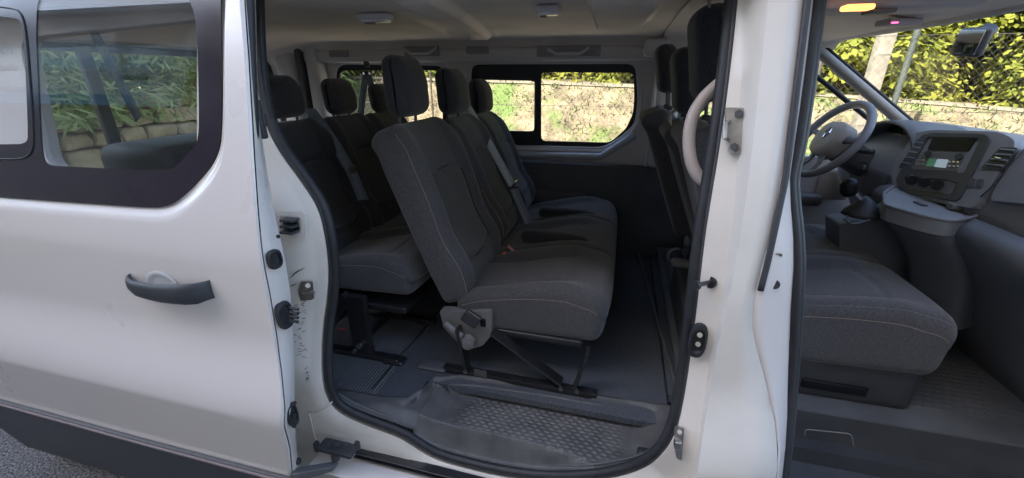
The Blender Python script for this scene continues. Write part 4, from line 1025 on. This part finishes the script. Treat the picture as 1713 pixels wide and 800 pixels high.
# ================================================================== CAB
# front entry: riser between the cab floor and the low step
FY = .39
def sl(x, y, Y): return atY(x, y, Y)
sp0 = [sl(1300, 684, FY), sl(1430, 703, FY), sl(1520, 718, FY), sl(1713, 744, FY), sl(1830, 760, FY)]
zs_ = sum(p.z for p in sp0) / len(sp0); sp0 = [Vector((p.x, p.y, zs_)) for p in sp0]
MB().ladder([[p + Vector((0, .30, .0)) for p in sp0], [p + Vector((0, .010, .003)) for p in sp0], [p + Vector((0, 0, -.004)) for p in sp0], [p + Vector((0, -.012, -.10)) for p in sp0], [p + Vector((0, -.02, -.145)) for p in sp0], [p + Vector((0, -.05, -.160)) for p in sp0], [p + Vector((0, -.34, -.17)) for p in sp0], [p + Vector((0, -.36, -.35)) for p in sp0]]).build('front_step_trim', PLA, van, smooth=30)
rr = roundpoly([sl(1346, 718, FY - .008), sl(1424, 726, FY - .008), sl(1429, 754, FY - .012), sl(1348, 746, FY - .012)], .012, 4)
t = MB(); t.tube(resample(rr, 60, True), .0022, 6, closed=True); t.build('step_trim_flap', PLA3, van, smooth='all')
# cab rubber floor
CF = zs_ + .004
a = [Vector((x, y, CF)) for x in (.85, 1.9) for y in (.2, 1.75)]
RUBF = mat('cab_rubber_floor', (.10, .106, .115), .45, noise_amt=.2, nscale=10, bump=.4)
t = MB(); t.box((1.10, 1.07, CF - .02), (1.64, 1.36, .04))
for i in range(22):
    for j in range(26):
        x, y = .97 + i * .028 + (.014 if j % 2 else 0), .50 + j * .026
        t.rbox((x, y, CF + .0005), (.02, .011, .003), .0012, 1, 1)
t.build('cab_rubber_mat', RUBF, van, smooth=True)
# dashboard body: profile swept across the cab
DPL = mat('dash_plastic', (.23, .23, .24), .5, noise_amt=.08, nscale=8, bump=.5, bscale=420)
DPL2 = mat('dash_lower_plastic', (.115, .12, .13), .55, noise_amt=.1, nscale=8, bump=.5, bscale=420)
def prof(y):
    P = [(1.42, .66), (1.35, .80), (1.28, 1.00), (1.21, 1.12), (1.16, 1.20), (1.145, 1.26), (1.165, 1.33), (1.20, 1.40), (1.26, 1.442), (1.36, 1.462), (1.50, 1.470), (1.70, 1.44), (1.90, 1.38)]
    return P
yy_ = np.linspace(.14, 1.74, 34); rows = []
for y in yy_:
    sag = .02 * sstep(.55, .2, y)
    rows.append([Vector((x + .03 * g(y, .45, .3) * (z > 1.15), y, z - sag * (z > 1.3))) for x, z in [(q.x, q.y) for q in smoothpx(prof(y), 2)]])
dash = MB().ladder(rows).build('dashboard', DPL, van, smooth=50, solid=.004)
# lower dash lining: big dark panel of the passenger side and glove box
rows = []
for y in np.linspace(.14, 1.22, 14):
    rows.append([Vector((x - .012, y, z)) for x, z in [(q.x, q.y) for q in smoothpx([(1.40, .66), (1.31, .80), (1.23, 1.00), (1.14, 1.12), (1.09, 1.19), (1.10, 1.235), (1.15, 1.25)], 2)]])
MB().ladder(rows).build('lower_dash_lining', DPL2, dash, smooth=50, solid=.003)
BEZ = mat('bezel_dark', (.06, .062, .068), .4)
# heater panel behind the knobs goes with the bezel
# console plane (faces back, leans)
cp0 = Vector((1.155, 1.02, 1.36)); cn = Vector((-1, 0, .30)).normalized()
def K(x, y, d=0): return atP(x, y, cp0 + cn * d, cn)
def kplate(px, d0, d1, name, m, parent, r=.01, holes=(), bev=.0015):
    t = MB(); t.plate(roundpoly([K(x, y, d1) for x, y in px], r, 4), [roundpoly([K(x, y, d1) for x, y in h], r, 4) for h in holes], cn * (d0 - d1)); return t.build(name, m, parent, smooth=True, bevel=bev)
# tower body
kplate([(1490, 282), (1530, 222), (1560, 217), (1672, 220), (1700, 235), (1690, 262), (1628, 350), (1605, 345), (1495, 326)], -.10, 0, 'centre_console', DPL, dash, .03, bev=.012)
kplate([(1498, 300), (1541, 226), (1560, 222), (1648, 224), (1657, 232), (1605, 332), (1598, 336), (1506, 322)], 0, .006, 'console_bezel', BEZ, dash, .015, holes=[[(1523, 282), (1551, 229), (1640, 231), (1612, 290)], [(1512, 296), (1580, 300), (1602, 305), (1592, 328), (1515, 315)]])
kplate([(1560, 231), (1632, 233), (1619, 253), (1551, 250)], 0, .004, 'screen', SCR, dash, .003)
kplate([(1542, 254), (1616, 257), (1600, 287), (1524, 282)], 0, .002, 'radio_panel', PLA3, dash, .004)
kplate([(1554, 265), (1568, 266), (1562, 279), (1548, 278)], .002, .004, 'radio_display', LCDG, dash, .002, bev=0)
kplate([(1568, 266), (1586, 267), (1581, 281), (1562, 279)], .002, .004, 'radio_display', LCDW, dash, .002, bev=0)
for px, py, r in ((1552, 257, .011), (1604, 262, .012)):
    MB().cyl(K(px, py, .001), K(px, py, .018), r, 20, r * .85).build('radio_knob', PLA, dash, smooth=True)
for i in range(3):
    for j in range(2):
        MB().rbox(K(1533 + i * 6, 268 + j * 7, .003), (.004, .010, .006), .001, 1, 1).build('radio_button', CHROME, dash); MB().rbox(K(1589 + i * 7, 271 + j * 7, .003), (.004, .011, .006), .001, 1, 1).build('radio_button', CHROME, dash)
kplate([(1514, 298), (1580, 301), (1600, 306), (1591, 326), (1516, 313)], 0, .003, 'heater_panel', PLA3, dash, .006)
for px, py in ((1525, 301), (1546, 305), (1568, 309)):
    o = MB().cyl(K(px, py, .002), K(px, py, .026), .019, 26, .0155).build('heater_knob', SCR, dash, smooth=True)
    MB().rbox(K(px, py - 5, .022), (.006, .003, .012), .001, 1, 1).build('knob_marker', WHITEP, o)
# air vents left and right of the tower
def vent(px, slats, axis, name='air_vent'):
    v = kplate(px, -.02, .004, name, BEZ, dash, .008)
    for a, b in slats: MB().tube([K(*a, .006), K(*b, .006)], .0028, 6).build('vent_slat', DPL, v, smooth=True)
vent([(1503, 280), (1535, 232), (1552, 232), (1520, 285)], [((1533, 238), (1545, 240)), ((1527, 246), (1540, 248)), ((1522, 254), (1535, 256)), ((1516, 263), (1530, 265)), ((1510, 272), (1524, 275))], 0)
cp1 = cp0 + Vector((.0, 0, 0))
vent([(1672, 246), (1703, 247), (1676, 285), (1640, 282)], [((1672, 250), (1697, 252)), ((1665, 258), (1691, 260)), ((1658, 266), (1685, 269)), ((1650, 275), (1678, 278))], 0)
MB().rbox(K(1670, 264, .010), (.005, .022, .005), .001, 1, 1).build('vent_slider', CHROME, dash)
for px in ((1624, 305), (1638, 306)):
    kplate([(px[0] - 4, px[1] - 7), (px[0] + 6, px[1] - 6), (px[0] + 2, px[1] + 8), (px[0] - 7, px[1] + 7)], 0, .004, 'switch', PLA2, dash, .003)
# seam of the passenger airbag lid
t = MB(); t.tube([K(1713, 250, .0), K(1690, 275, .004), (K(1660, 312, .006)), K(1640, 330, .004)], .0022, 6); t.build('airbag_lid_seam', PLA, dash, smooth='all')
kplate([(1706, 250), (1760, 254), (1760, 345), (1655, 336), (1662, 318)], -.04, -.002, 'airbag_lid', DPL, dash, .02, bev=.006)
# lower tray under the tower
cy0, cy1 = .86, 1.26
tray = MB(); tp_ = roundpoly([atZ(x, y, 1.25) for x, y in [(1478, 325), (1495, 312), (1600, 335), (1645, 338), (1660, 350), (1625, 366), (1590, 372), (1540, 362), (1480, 345)]], .03, 5)
tray.plate(tp_, [], (0, 0, -.05)); tr_ = tray.build('console_tray', DPL, dash, smooth=True, bevel=.010)
ct_ = sum(tp_, Vector()) / len(tp_)
ap = [[ct_ + (p - ct_) * sc_ + Vector((dx_, 0, dz_)) for p in resample(tp_, 60, True)] for sc_, dx_, dz_ in ((.97, 0, -.045), (.96, .03, -.08), (.92, .08, -.14), (.88, .12, -.22), (.86, .15, -.40))]
MB().ladder(ap, closed=True).build('console_apron', DPL2, dash, smooth='all')
t = MB(); t.tube(resample([p + Vector((0, 0, .003)) for p in tp_], 70, True), .006, 6, closed=True); t.build('tray_rim', DPL, tr_, smooth='all')
MB().rbox(atZ(1540, 341, 1.253), (.02, .05, .006), .002, 2, 1).build('tray_switch', PLA2, tr_, smooth=True)
MB().rbox(atZ(1598, 345, 1.265), (.035, .035, .022), .006, 2, 1).build('tray_socket', PLA3, tr_, smooth=True)
MB().rbox(atX(1543, 380, 1.16), (.01, .05, .045), .004, 2, 1).build('lighter_panel', DPL2, dash, smooth=True)
# gear lever console
gb = roundpoly([atY(1404, 376, .94), atY(1480, 364, .94), atY(1540, 342, .94), atY(1600, 340, .94), atY(1600, 520, .94), atY(1404, 480, .94)], .01, 3)
MB().prism(gb, (0, .13, 0)).build('gear_console', DPL2, dash, smooth=True, bevel=.008)
gp_ = atZ(1440, 358, 1.195)
gear = MB(); gear.tube([gp_ + Vector((0, 0, -.005)), gp_ + Vector((0, 0, .01)), gp_ + Vector((.0, 0, .045)), gp_ + Vector((-.012, 0, .06))], [.062, .056, .030, .017], 18); gl = gear.build('gear_gaiter', RUB, dash, smooth='all')
kn = atP(1420, 314, gp_, (0, 1, 0)); t = MB(); t.cyl(gp_ + Vector((-.01, 0, .05)), kn, .009, 12); t.build('gear_stick', CHROME, dash, smooth=True)
t = MB(); t.rbox(kn, (.055, .052, .072), .025, 5, 1, Matrix.Rotation(-.2, 3, 'Y')); t.build('gear_knob', SCR, dash, smooth='all')
t = MB(); t.tube(resample(roundpoly([atZ(x, y, 1.19) for x, y in [(1412, 366), (1432, 350), (1470, 348), (1480, 354), (1465, 366), (1425, 376)]], .01, 3), 40, True), .004, 6, closed=True); t.build('gaiter_frame', PLA2, dash, smooth='all')
# instrument hood
hood = MB()
rr0 = []
for x_, sc_ in ((1.165, 1.0), (1.24, 1.03), (1.40, .9)):
    rr0.append([Vector((x_, 1.415 + .21 * sc_ * math.cos(a), 1.345 + .145 * sc_ * math.sin(a) ** .8 if math.sin(a) > 0 else 1.345)) for a in np.linspace(0, math.pi, 26)])
hood.ladder(rr0); hood.build('instrument_hood', DPL2, dash, smooth='all', solid=.01)
MB().rbox((1.26, 1.415, 1.38), (.03, .38, .17), .02, 3, 1).build('instrument_cluster', SCR, dash, smooth=True)
for y in (1.34, 1.47):
    t = MB(); t.tube([Vector((1.235, y + .062 * math.cos(a), 1.37 + .062 * math.sin(a))) for a in np.linspace(0, 6.283, 33)[:-1]], .003, 6, closed=True); t.build('dial_ring', METAL, dash, smooth='all')
# steering wheel
SWC = atY(1388, 234, 1.50); sn = Vector((-.853, -.15, .50)).normalized()
su = Vector((0, 0, 1)); su = (su - sn * su.dot(sn)).normalized(); sr = su.cross(sn)
RW = .19
WH = mat('wheel_leatherette', (.22, .22, .24), .5, noise_amt=.1, bump=.4)
t = MB(); t.tube([SWC + (sr * math.cos(a) + su * math.sin(a)) * RW for a in np.linspace(0, 6.2832, 61)[:-1]], .0180, 12, closed=True); sw_ = t.build('steering_wheel', WH, van, smooth='all')
def swp(a, b, d=0): return SWC + sr * a + su * b + sn * d
hubp = [swp(x, y, .012) for x, y in [(-.075, .05), (-.05, .072), (0, .080), (.05, .072), (.075, .05), (.08, .0), (.06, -.055), (.025, -.075), (-.025, -.075), (-.06, -.055), (-.08, 0)]]
hc = swp(0, 0, .012); hubp = [hc + (p - hc) * 1.16 for p in hubp]; hl = resample(roundpoly(hubp, .02, 3), 48, True)
t = MB(); t.ladder([[p - sn * .05 for p in hl], hl, [hc + (p - hc) * .93 + sn * .012 for p in hl], [hc + (p - hc) * .6 + sn * .020 for p in hl], [hc + (p - hc) * .01 + sn * .023 for p in hl]], closed=True); t.build('wheel_hub', mat('hub_plastic', (.40, .36, .33), .5, noise_amt=.06, bump=.4), sw_, smooth='all')
for (a0, b0, a1, b1) in ((-.07, .015, -.185, .03), (.07, .015, .185, .03), (-.03, -.06, -.055, -.178), (.03, -.06, .055, -.178)):
    t = MB(); t.tube([swp(a0, b0, -.005), swp((a0 + a1) / 2, (b0 + b1) / 2, -.012), swp(a1, b1, 0)], [.022, .015, .014], 10, flat=.5, up=tuple(sn)); t.build('spoke', WH, sw_, smooth='all')
t = MB(); dia = [swp(0, .050, .0345), swp(.016, .02, .0350), swp(0, -.010, .0355), swp(-.016, .02, .0350)]; t.tube(dia, .004, 4, closed=True); t.build('wheel_emblem', CHROME, sw_)
# column
cb = SWC - sn * .06; ce = SWC - sn * .26
t = MB(); M_ = sn.to_track_quat('X', 'Z').to_matrix(); t.rbox((cb + ce) / 2 + Vector((.0, -.01, -.01)), (.22, .13, .12), .03, 3, 2, M_); t.build('column_cowl', PLA2, dash, smooth=True)
for s_ in (-1, 1):
    q0 = cb - sn * .03; t = MB(); t.tube([q0, q0 - sr * s_ * .12 + su * .01, q0 - sr * s_ * .17 + su * .02], [.009, .009, .013], 10); t.build('column_stalk', PLA, dash, smooth='all')
q = cb.lerp(ce, .55) + Vector((0, -.075, -.02)); MB().cyl(q, q + Vector((-.01, -.02, 0)), .022, 20).build('ignition_barrel', PLA, dash, smooth=True); MB().rbox(q + Vector((-.012, -.035, -.005)), (.008, .03, .02), .003, 2, 1).build('ignition_key', METAL, dash, smooth=True)
MB().rbox((1.20, 1.42, 1.22), (.12, .34, .14), .03, 3, 1).build('knee_panel', PLA2, dash, smooth=True)

# far door lining and window, far A pillar, windscreen
fd = [Vector((.30, 1.80, .66)), Vector((1.50, 1.80, .66)), Vector((1.55, 1.80, 1.22)), Vector((1.36, 1.80, 1.27)), Vector((.30, 1.80, 1.25))]
fdo = MB().plate(fd, [], (0, .03, 0)).build('driver_door_lining', TRIM, van, bevel=.006)
MB().rbox((.85, 1.76, 1.03), (.55, .10, .07), .03, 3, 2).build('armrest', PLA3, fdo, smooth=True)
MB().rbox((.95, 1.77, .80), (.6, .06, .16), .03, 3, 2).build('door_pocket', TRIM, fdo, smooth=True)
MB().rbox((1.18, 1.775, 1.12), (.16, .05, .18), .03, 3, 2).build('speaker_panel', CREAM, fdo, smooth=True)
PILL = mat('a_pillar_trim', (.30, .29, .27), .6, noise_amt=.05)
ap0, ap1 = atY(1372, 88, 1.66), atY(1520, 214, 1.66)
t = MB(); t.tube([ap0 + (ap0 - ap1) * .35, ap0, ap0.lerp(ap1, .5), ap1, ap1 + (ap1 - ap0) * .5], .030, 14, flat=.8); t.build('far_a_pillar', PILL, van, smooth='all')
t = MB(); t.tube([ap0 + Vector((.0, .0, .037)) + (ap0 - ap1) * .1, ap1 + Vector((0, 0, .037)) + (ap1 - ap0) * .4], .008, 8); t.build('windscreen_seal', RUB, van, smooth='all')
t = MB(); t.tube([ap0 + Vector((-.04, .08, -.055)) + (ap0 - ap1) * .1, ap1 + Vector((-.04, .08, -.04)) + (ap1 - ap0) * .0], .012, 8); t.tube([(.33, 1.75, 1.26), (.33, 1.70, 1.74), ap0 + Vector((-.04, .06, -.03))], .02, 8); t.build('driver_window_seal', RUB, van, smooth='all')
MB().plate([Vector((.33, 1.79, 1.25)), Vector((1.36, 1.79, 1.27)), Vector((.93, 1.74, 1.76)), Vector((.36, 1.74, 1.80))], [], (0, .003, 0)).build('driver_window', GLASS, van)
# windscreen glass: curved sheet from the roof header to the scuttle
ws = []
for k in range(9):
    t_ = k / 8; ws.append([Vector((lerp(.955, 1.93, t_) - .10 * ((y - .98) / .8) ** 2, y, lerp(1.865, 1.34, t_) + .03 * math.sin(math.pi * t_))) for y in np.linspace(.22, 1.74, 17)])
MB().ladder(ws).build('windscreen', glass('windscreen_glass', (.97, .98, .97), .10), van, smooth='all')
# header
t = MB(); t.tube([Vector((.965 - .10 * ((y - .98) / .8) ** 2, y, 1.852)) for y in np.linspace(.2, 1.74, 20)], .024, 10, flat=.8); t.build('windscreen_header', TRIM, van, smooth='all')
# overhead console with amber lamp and warning light
p = atZ(1440, 14, 1.845)
oc = MB().rbox(p + Vector((.06, 0, .008)), (.34, .15, .035), .014, 3, 2).build('overhead_console', TRIM, van, smooth=True)
for yo, nm in ((.0, 0), (.0, 1)): pass
MB().rbox(atZ(1434, 13, 1.826), (.058, .036, .012), .005, 3, 1).build('courtesy_lamp', AMB, oc, smooth=True)
MB().rbox(atZ(1470, 20, 1.826), (.05, .06, .010), .004, 3, 1).build('lamp_switch_panel', PLA3, oc, smooth=True)
p = atZ(1503, 38, 1.842); MB().rbox(p, (.10, .07, .02), .006, 3, 1, Matrix.Rotation(.2, 3, 'Z')).build('warning_panel', TRIM, oc, smooth=True)
MB().rbox(atZ(1497, 38, 1.830), (.015, .012, .004), .002, 2, 1).build('warning_light', REDL, oc)
# rear view mirror
p = atY(1618, 71, .98); M_ = Matrix.Rotation(R(20), 3, 'Z') @ Matrix.Rotation(.10, 3, 'X')
mo = MB().rbox(p + Vector((.012, 0, 0)), (.030, .092, .088), .014, 4, 2, M_).build('interior_mirror', PLA, van, smooth=True)
MB().rbox(p + Vector((-.003, -.005, 0)), (.004, .078, .074), .002, 2, 1, M_).build('mirror_glass', mat('mirror_silver', (.7, .72, .7), .03, metal=1, noise_amt=.01), mo, smooth=True)
q = atY(1648, 56, 1.0); MB().tube([p + Vector((.02, 0, 0)), q, q + Vector((.012, .01, .012))], [.016, .022, .024], 10).build('mirror_mount', PLA, mo, smooth='all')

# ================================================================== banner on the lorry parked behind the camera (seen mirrored in the door glass)
def reflect(p): 
    d = (p - gp[0]).dot(gn); return p - gn * 2 * d
def vb(x, y, dist):       # virtual point behind the glass, folded back to the real side
    d = Vector(ray(x, y)).normalized(); return reflect(Vector(CAM) + d * dist)
d0 = 6.6
vA = [Vector(CAM) + Vector(ray(x, y)).normalized() * d0 for x, y in ((-40, 60), (300, 100))]
# banner stands upright in a plane parallel to the van's side
YB = reflect(vA[1]).y
def bp(x, y):
    n2 = Vector((0, 1, 0)); dd = Vector(ray(x, y)); o = Vector(CAM); rd = dd - gn * 2 * dd.dot(gn); ro = reflect(o)
    return ro + rd * ((YB - ro.y) / rd.y)
bt, bb = bp(297, 102), bp(285, 190); lt, lb = bp(-60, 58), bp(-60, 160)
lor = thing('parked_lorry', 'white and blue lettered side panel of a lorry, seen mirrored in the door glass', 'lorry', (0, 0, 0))
xr, xl_ = max(bt.x, bb.x), min(lt.x, lb.x); ztop = (bt.z + lt.z) / 2; zbot = (bb.z + lb.z) / 2
MB().box(((xr + xl_) / 2, YB - .06, (ztop + zbot) / 2), (abs(xr - xl_), .08, abs(ztop - zbot))).build('side_panel', WHB, lor)
hz = abs(ztop - zbot)
MB().box(((xr + xl_) / 2, YB - .016, min(ztop, zbot) + hz * .09), (abs(xr - xl_) * .998, .010, hz * .18)).build('blue_stripe', BLU, lor)
MB().box(((xr + xl_) / 2 - .1, YB - 1.25, 2.45), (abs(xr - xl_) + .1, 2.25, 2.5)).build('cargo_box', mat('cargo_box_grey', (.12, .11, .11), .6), lor)
MB().box(((xr + xl_) / 2, YB - 1.2, .95), (abs(xr - xl_) + .4, 2.0, .45)).build('chassis', PLA, lor)
for X_ in (xl_ + .7, xr - .7): MB().tube([(X_, YB - .75, .42), (X_, YB - .45, .42)], .42, 28).build('wheel', RUB, lor, smooth=True)
def text(s_, x, z, size, m):
    cu = bpy.data.curves.new('t', 'FONT'); cu.body = s_; cu.size = size; cu.extrude = .002; o = bpy.data.objects.new('tmp', cu); col.objects.link(o)
    bpy.context.view_layer.update(); me = bpy.data.meshes.new_from_object(o.evaluated_get(bpy.context.evaluated_depsgraph_get())); bpy.data.objects.remove(o)
    q = bpy.data.objects.new('lettering', me); me.materials.clear(); me.materials.append(m); col.objects.link(q); q.parent = lor
    q.rotation_euler = (R(90), 0, R(180)); q.location = (x, YB - .012, z); return q
DKB = mat('lettering_blue', (.03, .07, .20), .5)
zt_, zb_ = max(ztop, zbot), min(ztop, zbot)
for s_, px, py, sz in (('FOR', 20, 82, .20), ('utilitaire', 28, 112, .15), ('location', 40, 148, .16), ('véhicules', 245, 128, .13)):
    q = bp(px, py); text(s_, q.x, q.z - sz * .3, sz, DKB)

for o in bpy.data.objects:
    if o.type == 'EMPTY' and o.parent is None: pass
print('objects', len(bpy.data.objects))
